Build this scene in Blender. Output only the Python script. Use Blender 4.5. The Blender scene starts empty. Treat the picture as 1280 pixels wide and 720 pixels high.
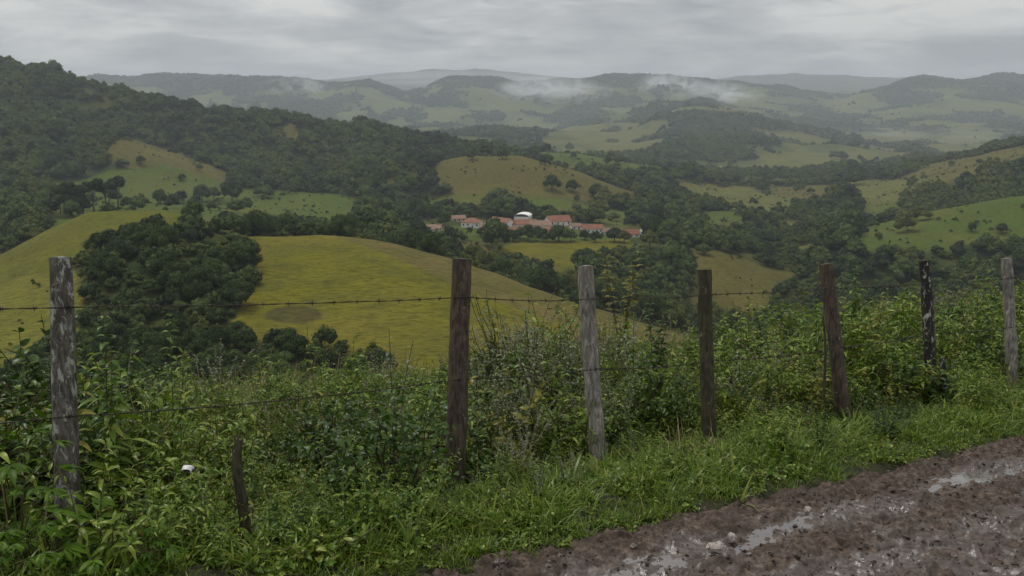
import bpy, math, random
import numpy as np
random.seed(7)
RNG = np.random.default_rng(11)
D = bpy.data
scene = bpy.context.scene
COL = scene.collection

# ------------------------------------------------------------------ camera model
FPX = 1108.0
PITCH = math.radians(11.7)
CP, SP = math.cos(PITCH), math.sin(PITCH)
CAMZ = 1.65

def ray(px, py):
    u = (px - 640) / FPX; v = (py - 360) / FPX
    return u, CP - v * SP, -(v * CP + SP)

def at_depth(px, py, y):
    u, f, w = ray(px, py)
    return u / f * y, y, CAMZ + w / f * y

def project(x, y, z):
    zc = y * CP - (z - CAMZ) * SP
    yc = -(z - CAMZ) * CP - y * SP
    zc = np.maximum(zc, 1e-3)
    return 640 + FPX * x / zc, 360 + FPX * yc / zc

# ------------------------------------------------------------------ noise
_P = RNG.permutation(256); _P = np.concatenate([_P, _P, _P])
_G = np.stack([np.cos(np.arange(256) * 2.399), np.sin(np.arange(256) * 2.399)], 1)

def perlin(x, y, seed=0):
    x = np.asarray(x, float) + seed * 17.31; y = np.asarray(y, float) + seed * 9.73
    xi = np.floor(x).astype(int); yi = np.floor(y).astype(int)
    xf = x - xi; yf = y - yi
    u = xf ** 3 * (xf * (xf * 6 - 15) + 10); v = yf ** 3 * (yf * (yf * 6 - 15) + 10)
    def g(ix, iy, dx, dy):
        h = _P[(_P[ix & 255] + iy) & 255]
        return _G[h, 0] * dx + _G[h, 1] * dy
    n00 = g(xi, yi, xf, yf); n10 = g(xi + 1, yi, xf - 1, yf)
    n01 = g(xi, yi + 1, xf, yf - 1); n11 = g(xi + 1, yi + 1, xf - 1, yf - 1)
    return (n00 * (1 - u) + n10 * u) * (1 - v) + (n01 * (1 - u) + n11 * u) * v * 1.0

def fbm(x, y, seed=0, octv=4, gain=0.5):
    s = 0; a = 1; f = 1
    for k in range(octv):
        s = s + a * perlin(x * f, y * f, seed + k); a *= gain; f *= 2.03
    return s

def smooth(e0, e1, x):
    t = np.clip((x - e0) / (e1 - e0), 0, 1)
    return t * t * (3 - 2 * t)

# ------------------------------------------------------------------ mesh helpers
def mesh_from(name, V, Q, mats=(), matidx=None, smooth_shade=True):
    V = np.asarray(V, np.float32); Q = np.asarray(Q, np.int32)
    k = Q.shape[1]
    me = D.meshes.new(name)
    me.vertices.add(len(V)); me.vertices.foreach_set('co', V.ravel())
    me.loops.add(Q.size); me.loops.foreach_set('vertex_index', Q.ravel())
    me.polygons.add(len(Q))
    me.polygons.foreach_set('loop_start', np.arange(0, Q.size, k, dtype=np.int32))
    for m in mats: me.materials.append(m)
    if matidx is not None: me.polygons.foreach_set('material_index', np.asarray(matidx, np.int32))
    me.polygons.foreach_set('use_smooth', np.full(len(Q), smooth_shade))
    me.update(calc_edges=True)
    return me

class MB:
    """collects quads (with material slots) for ONE mesh"""
    def __init__(self): self.V = []; self.Q = []; self.M = []; self.n = 0
    def add(self, V, Q, m=0):
        V = np.asarray(V, float).reshape(-1, 3); Q = np.asarray(Q, int).reshape(-1, 4)
        self.V.append(V); self.Q.append(Q + self.n); self.M.append(np.full(len(Q), m)); self.n += len(V)
    def tube(self, pts, rad, sides=6, m=0, cap=True, wob=None):
        pts = np.asarray(pts, float); n = len(pts)
        rad = np.broadcast_to(np.asarray(rad, float), (n,))
        T = np.gradient(pts, axis=0); T /= np.linalg.norm(T, axis=1)[:, None] + 1e-9
        ref = np.array([0.31, 0.95, 0.07]) if abs(T[0][2]) > .6 else np.array([0, 0, 1.])
        A = np.cross(T, ref); A /= np.linalg.norm(A, axis=1)[:, None] + 1e-9
        B = np.cross(T, A)
        th = np.arange(sides) * 2 * math.pi / sides
        R = rad[:, None] * (np.ones((n, sides)) if wob is None else wob)
        V = pts[:, None] + R[..., None] * (np.cos(th)[None, :, None] * A[:, None] + np.sin(th)[None, :, None] * B[:, None])
        i = np.arange(n - 1)[:, None] * sides; j = np.arange(sides)[None]; j2 = (j + 1) % sides
        Q = np.stack([i + j, i + j2, i + sides + j2, i + sides + j], -1).reshape(-1, 4)
        self.add(V, Q, m)
        if cap:
            c = pts[-1] + T[-1] * rad[-1] * .15
            Vc = np.concatenate([V[-1], c[None]]); k = np.arange(0, sides, 2)
            Qc = np.stack([k, (k + 1) % sides, (k + 2) % sides, np.full(len(k), sides)], -1)
            self.add(Vc, Qc, m)
    def box(self, c, s, m=0, rz=0):
        x, y, z = [d / 2 for d in s]
        P = np.array([[-x, -y, -z], [x, -y, -z], [x, y, -z], [-x, y, -z], [-x, -y, z], [x, -y, z], [x, y, z], [-x, y, z]])
        ca, sa = math.cos(rz), math.sin(rz)
        P = P @ np.array([[ca, sa, 0], [-sa, ca, 0], [0, 0, 1]]) + np.asarray(c)
        self.add(P, [[0, 3, 2, 1], [4, 5, 6, 7], [0, 1, 5, 4], [1, 2, 6, 5], [2, 3, 7, 6], [3, 0, 4, 7]], m)
    def mesh(self, name, mats, smooth_shade=True):
        return mesh_from(name, np.concatenate(self.V), np.concatenate(self.Q), mats, np.concatenate(self.M), smooth_shade)

def leaf_batch(mb, base, d, nrm, L, W, droop=.3, K=5, shape='lance', fold=.18, m=0):
    base = np.asarray(base, float); n = len(base)
    if n == 0: return
    d = d / (np.linalg.norm(d, axis=1)[:, None] + 1e-9)
    side = np.cross(d, nrm); side /= np.linalg.norm(side, axis=1)[:, None] + 1e-9
    nn = np.cross(side, d)
    L = np.broadcast_to(np.asarray(L, float), (n,)); W = np.broadcast_to(np.asarray(W, float), (n,))
    droop = np.broadcast_to(np.asarray(droop, float), (n,))
    t = np.linspace(0, 1, K)
    if shape == 'lance': w = np.sin(np.pi * t ** .75) ** .8 + .02
    elif shape == 'ovate': w = np.sin(np.pi * t ** .6) ** .7 + .02
    else: w = (1 - t) ** .55 + .02
    C = base[:, None] + d[:, None] * (L[:, None] * t)[..., None]
    C[..., 2] -= (droop * L)[:, None] * t ** 2
    half = (W[:, None] * w / 2)[..., None]
    if fold == 0:
        V = np.stack([C - side[:, None] * half, C + side[:, None] * half], 2); c = 2
    else:
        up = nn[:, None] * half * fold * 2
        V = np.stack([C - side[:, None] * half + up, C, C + side[:, None] * half + up], 2); c = 3
    i = (np.arange(n) * K * c)[:, None, None]; k = (np.arange(K - 1) * c)[None, :, None]; j = np.arange(c - 1)[None, None]
    b = i + k + j
    Q = np.stack([b, b + 1, b + c + 1, b + c], -1).reshape(-1, 4)
    mb.add(V, Q, m)

def link(name, me, parent=None):
    o = D.objects.new(name, me); COL.objects.link(o)
    if parent is not None: o.parent = parent
    return o
def tag(o, label=None, cat=None, group=None, kind=None):
    if label: o['label'] = label
    if cat: o['category'] = cat
    if group: o['group'] = group
    if kind: o['kind'] = kind
    return o
def thing(name, loc, label, cat, group=None, rz=0):
    o = D.objects.new(name, None); COL.objects.link(o)
    o.empty_display_size = .2; o.location = loc; o.rotation_euler[2] = rz
    return tag(o, label, cat, group)
def copy_tree(root, loc, rz, scl, label=None, group=None):
    r = root.copy(); COL.objects.link(r)
    r.location = loc; r.rotation_euler = (0, 0, rz); r.scale = scl
    if label: r['label'] = label
    if group: r['group'] = group
    for ch in list(root.children):
        c = ch.copy(); COL.objects.link(c); c.parent = r
    return r

# ------------------------------------------------------------------ materials
class NT:
    def __init__(self, name):
        self.m = D.materials.new(name); self.m.use_nodes = True
        self.t = self.m.node_tree; self.t.nodes.clear()
        self.out = self.t.nodes.new('ShaderNodeOutputMaterial')
    def n(self, typ, **kw):
        nd = self.t.nodes.new(typ)
        for k, v in kw.items():
            if k.startswith('_'): setattr(nd, k[1:], v)
        return nd
    def l(self, a, b): self.t.links.new(a, b)
    def noise(self, scale, vec=None, detail=4, rough=.55, dist=0):
        nd = self.n('ShaderNodeTexNoise'); nd.inputs['Scale'].default_value = scale
        nd.inputs['Detail'].default_value = detail; nd.inputs['Roughness'].default_value = rough
        nd.inputs['Distortion'].default_value = dist
        if vec is not None: self.l(vec, nd.inputs['Vector'])
        return nd.outputs['Fac']
    def ramp(self, fac, stops):
        r = self.n('ShaderNodeValToRGB'); e = r.color_ramp.elements
        while len(e) < len(stops): e.new(.5)
        for k, (p, c) in enumerate(stops):
            e[k].position = p
            e[k].color = (c, c, c, 1) if isinstance(c, (int, float)) else (*c, 1)
        self.l(fac, r.inputs[0]); return r.outputs[0]
    def mix(self, fac, a, b, mode='MIX'):
        nd = self.n('ShaderNodeMix'); nd.data_type = 'RGBA'; nd.blend_type = mode
        for s, v in ((0, fac), (6, a), (7, b)):
            if hasattr(v, 'links'): self.l(v, nd.inputs[s])
            elif s == 0: nd.inputs[0].default_value = v
            else: nd.inputs[s].default_value = (*v, 1) if len(v) == 3 else v
        return nd.outputs[2]
    def math(self, op, a, b=None):
        nd = self.n('ShaderNodeMath'); nd.operation = op
        for i, v in enumerate((a, b)):
            if v is None: continue
            if hasattr(v, 'links'): self.l(v, nd.inputs[i])
            else: nd.inputs[i].default_value = v
        return nd.outputs[0]
    def coord(self, which='Object', scale=None):
        c = self.n('ShaderNodeTexCoord').outputs[which]
        if scale is not None:
            mp = self.n('ShaderNodeMapping'); mp.inputs['Scale'].default_value = scale
            self.l(c, mp.inputs['Vector']); return mp.outputs[0]
        return c
    def bump(self, h, strength=.5, dist=.02):
        b = self.n('ShaderNodeBump'); b.inputs['Strength'].default_value = strength; b.inputs['Distance'].default_value = dist
        self.l(h, b.inputs['Height']); return b.outputs[0]
    def pbsdf(self, color, rough=.6, spec=.5, normal=None, surf=True):
        p = self.n('ShaderNodeBsdfPrincipled')
        for k, v in (('Base Color', color), ('Roughness', rough), ('Specular IOR Level', spec)):
            if hasattr(v, 'links'): self.l(v, p.inputs[k])
            elif k == 'Base Color': p.inputs[k].default_value = (*v, 1)
            else: p.inputs[k].default_value = v
        if normal is not None: self.l(normal, p.inputs['Normal'])
        if surf: self.l(p.outputs[0], self.out.inputs[0])
        return p

def leaf_mat(name, c1, c2, c3, rough=.33, spec=.22, trans=.34):
    """foliage: hue differs per plant and per leaf"""
    t = NT(name)
    isl = t.n('ShaderNodeNewGeometry').outputs['Random Per Island']
    rnd = t.n('ShaderNodeObjectInfo').outputs['Random']
    c = t.mix(rnd, c1, c2)
    f = t.ramp(isl, [(0, 0.), (.6, .15), (1, 1.)])
    c = t.mix(f, c, c3)
    hsv = t.n('ShaderNodeHueSaturation'); t.l(c, hsv.inputs['Color'])
    t.l(t.math('ADD', t.math('MULTIPLY', isl, .5), .75), hsv.inputs['Value'])
    c = hsv.outputs[0]
    p = t.pbsdf(c, rough, spec, surf=False)
    tr = t.n('ShaderNodeBsdfTranslucent'); t.l(c, tr.inputs[0])
    mx = t.n('ShaderNodeMixShader'); mx.inputs[0].default_value = trans
    t.l(p.outputs[0], mx.inputs[1]); t.l(tr.outputs[0], mx.inputs[2]); t.l(mx.outputs[0], t.out.inputs[0])
    return t.m

M = {}
M['weed'] = leaf_mat('weed_leaf', (.064, .138, .006), (.112, .182, .010), (.235, .280, .055))
M['weed_yellow'] = leaf_mat('yellowish_leaf', (.125, .155, .012), (.160, .165, .016), (.24, .21, .04))
M['weed_dark'] = leaf_mat('dark_leaf', (.024, .060, .006), (.040, .082, .008), (.090, .135, .028), rough=.32)
M['weed_grey'] = leaf_mat('grey_leaf', (.072, .108, .036), (.105, .140, .050), (.20, .22, .12), spec=.35)
M['broad'] = leaf_mat('broad_leaf', (.044, .100, .006), (.062, .122, .008), (.100, .160, .020), spec=.06)
M['grass'] = leaf_mat('grass_blade', (.050, .118, .004), (.090, .150, .007), (.185, .215, .036))
M['dry'] = leaf_mat('dry_blade', (.17, .15, .06), (.23, .19, .09), (.32, .27, .15), rough=.6)
M['seed'] = leaf_mat('seed_head', (.24, .24, .16), (.32, .31, .23), (.42, .42, .34), rough=.7)
M['stem'] = leaf_mat('stem', (.06, .09, .02), (.09, .085, .03), (.10, .08, .04), trans=0)
M['twig'] = leaf_mat('twig', (.06, .045, .03), (.08, .06, .04), (.05, .04, .03), trans=0, rough=.7)

def tree_mat(name, c1, c2, c3):
    t = NT(name)
    g = t.n('ShaderNodeNewGeometry')
    isl = g.outputs['Random Per Island']; rnd = t.n('ShaderNodeObjectInfo').outputs['Random']
    c = t.mix(rnd, c1, c2)
    c = t.mix(t.ramp(isl, [(0, 0.), (.55, .1), (1, 1.)]), c, c3)
    t.pbsdf(c, .8, .08)
    return t.m
M['tree'] = tree_mat('tree_foliage', (.009, .020, .005), (.032, .052, .011), (.062, .086, .022))
M['forest'] = tree_mat('forest_foliage', (.011, .024, .006), (.052, .078, .017), (.080, .105, .030))
M['tree_olive'] = tree_mat('olive_foliage', (.040, .058, .010), (.070, .086, .016), (.11, .118, .030))
M['tree_dark'] = tree_mat('dark_foliage', (.011, .021, .009), (.024, .037, .014), (.045, .062, .022))

def bark_mat():
    t = NT('bark'); n = t.noise(3, t.coord('Object', (1, 1, .3)))
    t.pbsdf(t.ramp(n, [(.3, (.035, .028, .02)), (.7, (.10, .085, .065))]), .9, .2); return t.m
M['bark'] = bark_mat()

def wood_mat(name, dark, mid, lich, amount):
    t = NT(name)
    co = t.coord('Object'); st = t.coord('Object', (1, 1, .09))
    n1 = t.noise(55, st, 6, .65); n2 = t.noise(9, co, 4)
    n3 = t.noise(24, t.coord('Object', (1, 1, .42)), 7, .72, .8)
    c = t.ramp(n1, [(.33, tuple(.25 * v for v in dark)), (.46, dark), (.68, mid)])
    c = t.mix(t.ramp(n2, [(.42, 0.), (.62, .6)]), c, tuple(.55 * v for v in dark))
    lf = t.ramp(n3, [(amount, 0.), (amount + .06, 1.)])
    c = t.mix(t.math('MULTIPLY', lf, .85), c, lich)
    b = t.bump(t.math('ADD', n1, t.math('MULTIPLY', lf, .25)), .9, .012)
    t.pbsdf(c, .72, .35, b); return t.m
M['post_grey'] = wood_mat('lichened_wood', (.085, .075, .060), (.20, .185, .155), (.42, .43, .38), .525)
M['post_brown'] = wood_mat('brown_wood', (.060, .044, .030), (.140, .108, .076), (.42, .40, .34), .62)
M['post_pale'] = wood_mat('pale_wood', (.19, .175, .15), (.42, .39, .33), (.52, .50, .45), .60)
M['post_black'] = wood_mat('black_wood', (.020, .017, .014), (.045, .038, .03), (.50, .50, .46), .555)
M['post_moss'] = wood_mat('mossy_wood', (.045, .042, .020), (.105, .085, .045), (.34, .35, .26), .62)

def simple(name, c, rough=.6, metal=0, spec=.5):
    t = NT(name); p = t.pbsdf(c, rough, spec); p.inputs['Metallic'].default_value = metal; return t.m
M['wire'] = simple('rusty_wire', (.055, .045, .038), .6, .5)
def var(name, c1, c2, scale, rough=.7, st=None):
    t = NT(name); n = t.noise(scale, t.coord('Object', st) if st else t.coord('Object'), 5)
    t.pbsdf(t.ramp(n, [(.35, c1), (.65, c2)]), rough, .3); return t.m
M['roof_red'] = var('clay_tiles', (.125, .048, .024), (.245, .100, .050), .9)
M['roof_brown'] = var('old_clay_tiles', (.13, .075, .048), (.25, .15, .10), .9)
M['roof_pale'] = var('pale_sheet', (.34, .32, .25), (.46, .44, .36), .6)
M['white_wall'] = var('limewash', (.60, .59, .56), (.78, .77, .74), .5)
M['cream_wall'] = var('cream_plaster', (.40, .36, .29), (.52, .48, .40), .5)
M['dark_pane'] = simple('dark_glass', (.02, .022, .025), .15)
M['door_wood'] = simple('door_paint', (.10, .07, .05), .5)
M['stone'] = var('wet_stone', (.20, .17, .15), (.42, .38, .34), 14, .35)
M['clod'] = var('mud_clod', (.05, .037, .03), (.10, .08, .066), 30, .4)
M['white_scrap'] = simple('white_plastic', (.55, .55, .54), .4)
M['dark_scrap'] = simple('dark_lining', (.03, .03, .032), .5)

# ------------------------------------------------------------------ near ground
RS = .689; RN = math.hypot(1, RS)
def s_of(x, y): return ((y - 3.8) - RS * (x + .45)) / RN       # distance from the road edge towards the fence
def r_of(x, y): return ((x + .45) + RS * (y - 3.8)) / RN        # along the road
def xy_of(r, s): return -.45 + (r - RS * s) / RN, 3.8 + (RS * r + s) / RN

def near_z(x, y):
    x = np.asarray(x, float); y = np.asarray(y, float)
    s = s_of(x, y)
    z = -.024 * x - .141 * y
    z = z + .07 * smooth(-.1, .5, s)
    z = z + .05 * smooth(.2, .8, s) * fbm(x * 1.3, y * 1.3, 3, 3)
    z = z - .20 * smooth(.35, 1.45, s)
    z = z - .12 * np.maximum(0, s - 4.6) ** 1.45
    return z

# ------------------------------------------------------------------ terrain control lines: (px, py, distance)
def L(*pts): return pts
LINES = [
 # crest of the meadow hill in the middle distance
 ('B', [(-600,330,330),(-200,325,330),(0,322,335),(60,288,345),(110,267,352),(210,264,350),(310,298,332),(400,297,330),(450,300,322),(500,310,312),(560,326,300),(640,354,282),(720,384,262),(800,409,246),(870,440,232),(930,470,225),(1100,480,225),(1900,480,225)]),
 ('B2', [(-600,340,400),(0,333,400),(60,300,405),(110,279,410),(210,276,408),(310,308,395),(400,308,392),(450,311,385),(500,320,375),(560,336,365),(640,364,345),(720,394,330),(800,412,320),(870,428,310),(930,446,310),(1100,448,310),(1900,440,310)]),
 ('C', [(-600,290,470),(0,290,470),(100,278,470),(300,297,470),(450,300,470),(520,303,470),(560,318,470),(600,333,470),(640,345,470),(720,352,470),(800,362,470),(850,385,470),(920,402,470),(1000,395,470),(1100,388,470),(1280,372,470),(1900,340,470)]),
 ('D', [(-600,260,560),(0,268,560),(150,260,560),(300,276,560),(450,288,560),(520,292,560),(600,298,560),(640,307,560),(720,306,560),(790,306,560),(840,309,560),(900,317,560),(990,345,560),(1040,325,560),(1070,304,560),(1150,306,560),(1280,298,560),(1900,270,560)]),
 ('E', [(-600,235,650),(0,250,650),(150,255,650),(300,264,650),(400,268,650),(500,277,650),(600,279,650),(700,282,650),(800,288,650),(900,304,650),(1000,312,650),(1070,288,650),(1170,266,650),(1280,247,650),(1900,190,650)]),
 ('F', [(-600,200,800),(0,225,800),(100,236,800),(200,250,800),(300,255,800),(400,260,800),(500,266,800),(600,260,800),(700,264,800),(800,274,800),(900,280,800),(1000,285,800),(1100,282,800),(1280,258,800),(1900,190,800)]),
 ('G', [(-600,130,950),(0,160,950),(100,185,950),(150,176,950),(200,195,950),(300,225,950),(400,228,950),(480,216,950),(540,205,950),(580,197,950),(650,197,950),(720,214,950),(800,245,950),(850,256,950),(900,258,950),(1000,262,950),(1100,252,950),(1200,230,950),(1280,208,950),(1900,120,950)]),
 ('G2', [(-600,110,1080),(0,135,1080),(100,160,1080),(150,170,1080),(200,185,1080),(300,205,1080),(400,205,1080),(480,205,1080),(540,205,1080),(580,205,1080),(650,207,1080),(720,220,1080),(800,243,1080),(850,250,1080),(900,252,1080),(1000,252,1080),(1100,240,1080),(1200,214,1080),(1280,196,1080),(1900,110,1080)]),
 ('H', [(-600,30,1260),(-200,62,1260),(0,82,1260),(60,95,1260),(120,110,1260),(230,138,1260),(340,150,1260),(420,161,1260),(480,170,1260),(560,181,1260),(610,187,1260),(700,193,1260),(840,212,1260),(900,232,1260),(1000,232,1260),(1060,228,1260),(1120,222,1260),(1200,200,1260),(1280,182,1260),(1900,80,1260)]),
 ('I', [(-600,80,1700),(0,120,1700),(230,160,1700),(420,172,1700),(600,196,1700),(840,216,1700),(900,216,1700),(1100,212,1700),(1200,205,1700),(1280,198,1700),(1900,150,1700)]),
 ('J', [(-600,140,2600),(0,150,2600),(300,165,2600),(500,172,2600),(600,172,2600),(700,178,2600),(790,180,2600),(830,166,2600),(860,160,2600),(930,160,2600),(960,168,2600),(1000,178,2600),(1100,192,2600),(1180,197,2600),(1280,190,2600),(1900,150,2600)]),
 ('K', [(-600,130,3900),(300,150,3900),(500,165,3900),(600,165,3900),(690,168,3900),(760,150,3900),(820,136,3900),(880,131,3900),(930,142,3900),(1000,154,3900),(1050,164,3900),(1100,164,3900),(1160,158,3900),(1280,162,3900),(1900,150,3900)]),
 ('K2', [(-600,125,4600),(300,132,4600),(500,140,4600),(600,140,4600),(690,146,4600),(760,143,4600),(820,136,4600),(880,132,4600),(930,140,4600),(1000,146,4600),(1050,152,4600),(1100,146,4600),(1160,138,4600),(1280,138,4600),(1900,140,4600)]),
 ('Lr', [(-600,95,5600),(0,98,5600),(170,99,5600),(240,96,5600),(300,97,5600),(370,103,5600),(420,107,5600),(460,105,5600),(505,119,5600),(530,113,5600),(560,101,5600),(620,99,5600),(690,104,5600),(740,99,5600),(830,98,5600),(880,100,5600),(920,107,5600),(980,112,5600),(1050,125,5600),(1100,109,5600),(1150,99,5600),(1220,96,5600),(1260,97,5600),(1400,105,5600),(1900,100,5600)]),
 ('M', [(-600,118,7600),(600,116,7600),(1900,116,7600)]),
 ('N', [(-600,110,10500),(200,110,10500),(380,103,10500),(430,99,10500),(480,93,10500),(540,88,10500),(600,87,10500),(650,92,10500),(700,98,10500),(800,103,10500),(880,100,10500),(930,96,10500),(1000,93,10500),(1070,96,10500),(1130,99,10500),(1250,106,10500),(1900,110,10500)]),
 ('O', [(-600,125,14000),(1900,125,14000)]),
]
A_IN = np.linspace(-.80, .80, 780)
A_L = np.linspace(-1.9, -.80, 46)[:-1]; A_R = np.linspace(.80, 1.9, 46)[1:]
AC = np.concatenate([A_L, A_IN, A_R])
def rows():
    seg = [(13, 60, 40), (60, 180, 40), (180, 420, 170), (420, 700, 130), (700, 1300, 190), (1300, 2600, 100), (2600, 5800, 190), (5800, 14000, 60)]
    out = []
    for a, b, n in seg: out.append(np.exp(np.linspace(math.log(a), math.log(b), n, endpoint=False)))
    return np.concatenate(out + [np.array([14000.])])
YR = rows()
def build_terrain_z():
    Yk, Zk = [], []
    for y0 in (13, 16):
        Yk.append(np.full_like(AC, y0)); Zk.append(near_z(AC * y0, np.full_like(AC, y0)))
    for y0, z0 in ((30, -9.), (60, -24.), (110, -46.), (180, -60.)):
        Yk.append(np.full_like(AC, y0)); Zk.append(np.full_like(AC, z0))
    ker = np.hanning(9); ker /= ker.sum()
    for nm, pts in LINES:
        a, y, z = [], [], []
        for px, py, yy in pts:
            X, Yy, Z = at_depth(px, py, yy); a.append(X / Yy); y.append(Yy); z.append(Z)
        zz = np.interp(AC, a, z); yy = np.interp(AC, a, y)
        pad = lambda q: np.convolve(np.pad(q, 4, mode='edge'), ker, 'valid')
        Yk.append(pad(yy)); Zk.append(pad(zz))
    Yk = np.array(Yk); Zk = np.array(Zk)
    h = np.diff(Yk, axis=0); dl = np.diff(Zk, axis=0) / h
    m = np.zeros_like(Zk)                                   # monotone cubic slopes
    w1 = 2 * h[1:] + h[:-1]; w2 = h[1:] + 2 * h[:-1]
    ok = dl[:-1] * dl[1:] > 0
    with np.errstate(divide='ignore', invalid='ignore'):
        m[1:-1] = np.where(ok, (w1 + w2) / (w1 / dl[:-1] + w2 / dl[1:]), 0)
    m[0] = dl[0]; m[-1] = dl[-1]
    Z = np.zeros((len(YR), len(AC)))
    for c in range(len(AC)):
        k = np.clip(np.searchsorted(Yk[:, c], YR, 'right') - 1, 0, len(Yk) - 2)
        hh = h[k, c]; t = (YR - Yk[k, c]) / hh
        Z[:, c] = (Zk[k, c] * (2*t**3 - 3*t**2 + 1) + hh * m[k, c] * (t**3 - 2*t**2 + t)
                   + Zk[k + 1, c] * (-2*t**3 + 3*t**2) + hh * m[k + 1, c] * (t**3 - t**2))
    return Z
TZ = build_terrain_z()
TX = AC[None] * YR[:, None]; TY = np.repeat(YR[:, None], len(AC), 1)
w_mid = smooth(60, 200, TY)
TZ += w_mid * (1.1 * fbm(TX / 55, TY / 55, 5, 4) + .25 * fbm(TX / 9, TY / 9, 6, 2))
w_far = smooth(1300, 2600, TY) * (1 - smooth(6500, 9500, TY) * .3)
rid = 1 - 2 * np.abs(perlin(TX / 560, TY / 560, 8)) - .55
TZ += w_far * (40 * rid + 18 * fbm(TX / 240, TY / 240, 9, 4))
TZ += smooth(500, 900, TY) * (1 - smooth(1300, 2000, TY)) * 5 * fbm(TX / 130, TY / 130, 12, 3)

def terr_z(x, y):
    x = np.asarray(x, float); y = np.asarray(y, float)
    a = x / y
    fc = np.clip(np.interp(a, AC, np.arange(len(AC))), 0, len(AC) - 1.001)
    fr = np.clip(np.interp(y, YR, np.arange(len(YR))), 0, len(YR) - 1.001)
    c = fc.astype(int); r = fr.astype(int); fc = fc - c; fr = fr - r
    return (TZ[r, c] * (1-fr) * (1-fc) + TZ[r, c+1] * (1-fr) * fc + TZ[r+1, c] * fr * (1-fc) + TZ[r+1, c+1] * fr * fc)

_ys = np.exp(np.linspace(math.log(150), math.log(13500), 3000))
def hit(px, py, ymin=150):
    """where the line of sight through a point of the photo first meets the land beyond ymin"""
    u, f, w = ray(px, py)
    ys = _ys[_ys >= ymin]
    zz = CAMZ + w / f * ys; tz = terr_z(u / f * ys, ys)
    k = np.argmax(zz < tz)
    y = ys[k] if (zz < tz).any() else ymin
    return float(u / f * y), float(y), float(terr_z(u / f * y, y))

def in_poly(px, py, poly):
    inside = np.zeros(px.shape, bool); n = len(poly)
    for i in range(n):
        x1, y1 = poly[i]; x2, y2 = poly[(i + 1) % n]
        if y1 == y2: continue
        c = ((y1 > py) != (y2 > py)) & (px < (x2 - x1) * (py - y1) / (y2 - y1) + x1)
        inside ^= c
    return inside

# land cover: 0 wood, 1 green pasture, 2 yellow pasture, 3 brown pasture, 4 pale pasture, 5 bare earth
FOREST_NEAR = [[(85,330),(98,318),(140,300),(190,286),(285,288),(312,300),(312,318),(325,345),(310,365),(300,385),(285,410),(310,425),(350,424),(400,434),(440,440),(475,452),(500,500),(200,540),(-20,520),(30,455),(60,430),(100,420),(108,380),(106,350)]]
FIELDS = [
 (2, 150, 352, [(270,440),(300,330),(308,296),(400,292),(445,303),(520,335),(600,370),(700,405),(730,445),(560,530),(300,520)]),
 (9, 150, 352, [(395,290),(450,294),(560,320),(640,348),(720,378),(800,402),(880,432),(900,520),(740,520),(730,445),(700,405),(600,370),(520,335),(445,303)]),
 (7, 150, 380, [(-700,345),(0,351),(95,338),(110,420),(60,520),(-700,520)]),
 (8, 150, 420, [(-700,250),(60,250),(240,245),(240,290),(130,330),(95,338),(0,351),(-700,345)]),
 (2, 400, 640, [(640,303),(700,300),(780,299),(805,312),(750,333),(720,352),(690,347),(640,334),(615,318)]),
 (1, 400, 700, [(480,268),(540,280),(610,282),(700,284),(800,290),(800,299),(640,303),(600,300),(560,298),(545,318),(530,300)]),
 (3, 390, 640, [(838,306),(900,314),(992,342),(985,362),(940,402),(880,410),(845,400),(862,350)]),
 (1, 480, 760, [(1066,288),(1120,266),(1170,262),(1280,243),(1900,170),(1900,300),(1280,310),(1200,314),(1130,318),(1066,312)]),
 (1, 470, 1100, [(275,232),(452,246),(455,292),(275,292)]),
 (1, 356, 640, [(60,240),(160,238),(285,252),(285,300),(60,300)]),
 (1, 480, 900, [(66,225),(165,222),(175,285),(60,285)]),
 (1, 600, 1100, [(105,225),(180,200),(280,215),(300,240),(370,247),(448,256),(440,272),(380,282),(300,266),(240,264),(150,272),(100,268),(150,240)]),
 (3, 600, 1160, [(120,200),(150,172),(190,180),(285,214),(295,232),(200,205),(170,212)]),
 (3, 700, 1060, [(528,222),(560,196),(650,192),(720,210),(805,244),(815,250),(770,256),(700,247),(640,245),(560,241)]),
 (1, 650, 960, [(520,256),(560,241),(700,248),(800,270),(780,285),(720,272),(640,267),(540,267)]),
 (1, 1080, 1420, [(600,176),(640,172),(700,180),(840,204),(850,216),(770,217),(700,208),(640,196),(606,190)]),
 (3, 780, 1300, [(1135,218),(1200,194),(1262,180),(1500,146),(1500,195),(1250,212),(1150,236),(1085,238)]),
 (3, 700, 1250, [(955,222),(1034,218),(1042,254),(975,256)]),
 (4, 750, 1250, [(842,228),(925,234),(995,248),(990,268),(905,262),(850,252)]),
 (4, 700, 1250, [(1050,234),(1140,220),(1175,226),(1130,252),(1065,256)]),
 (1, 560, 900, [(868,268),(905,262),(940,275),(930,296),(880,292)]),
 (1, 600, 1000, [(1075,258),(1120,252),(1135,268),(1085,278)]),
 (4, 1260, 1750, [(900,222),(990,224),(990,230),(900,230)]),
]
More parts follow.
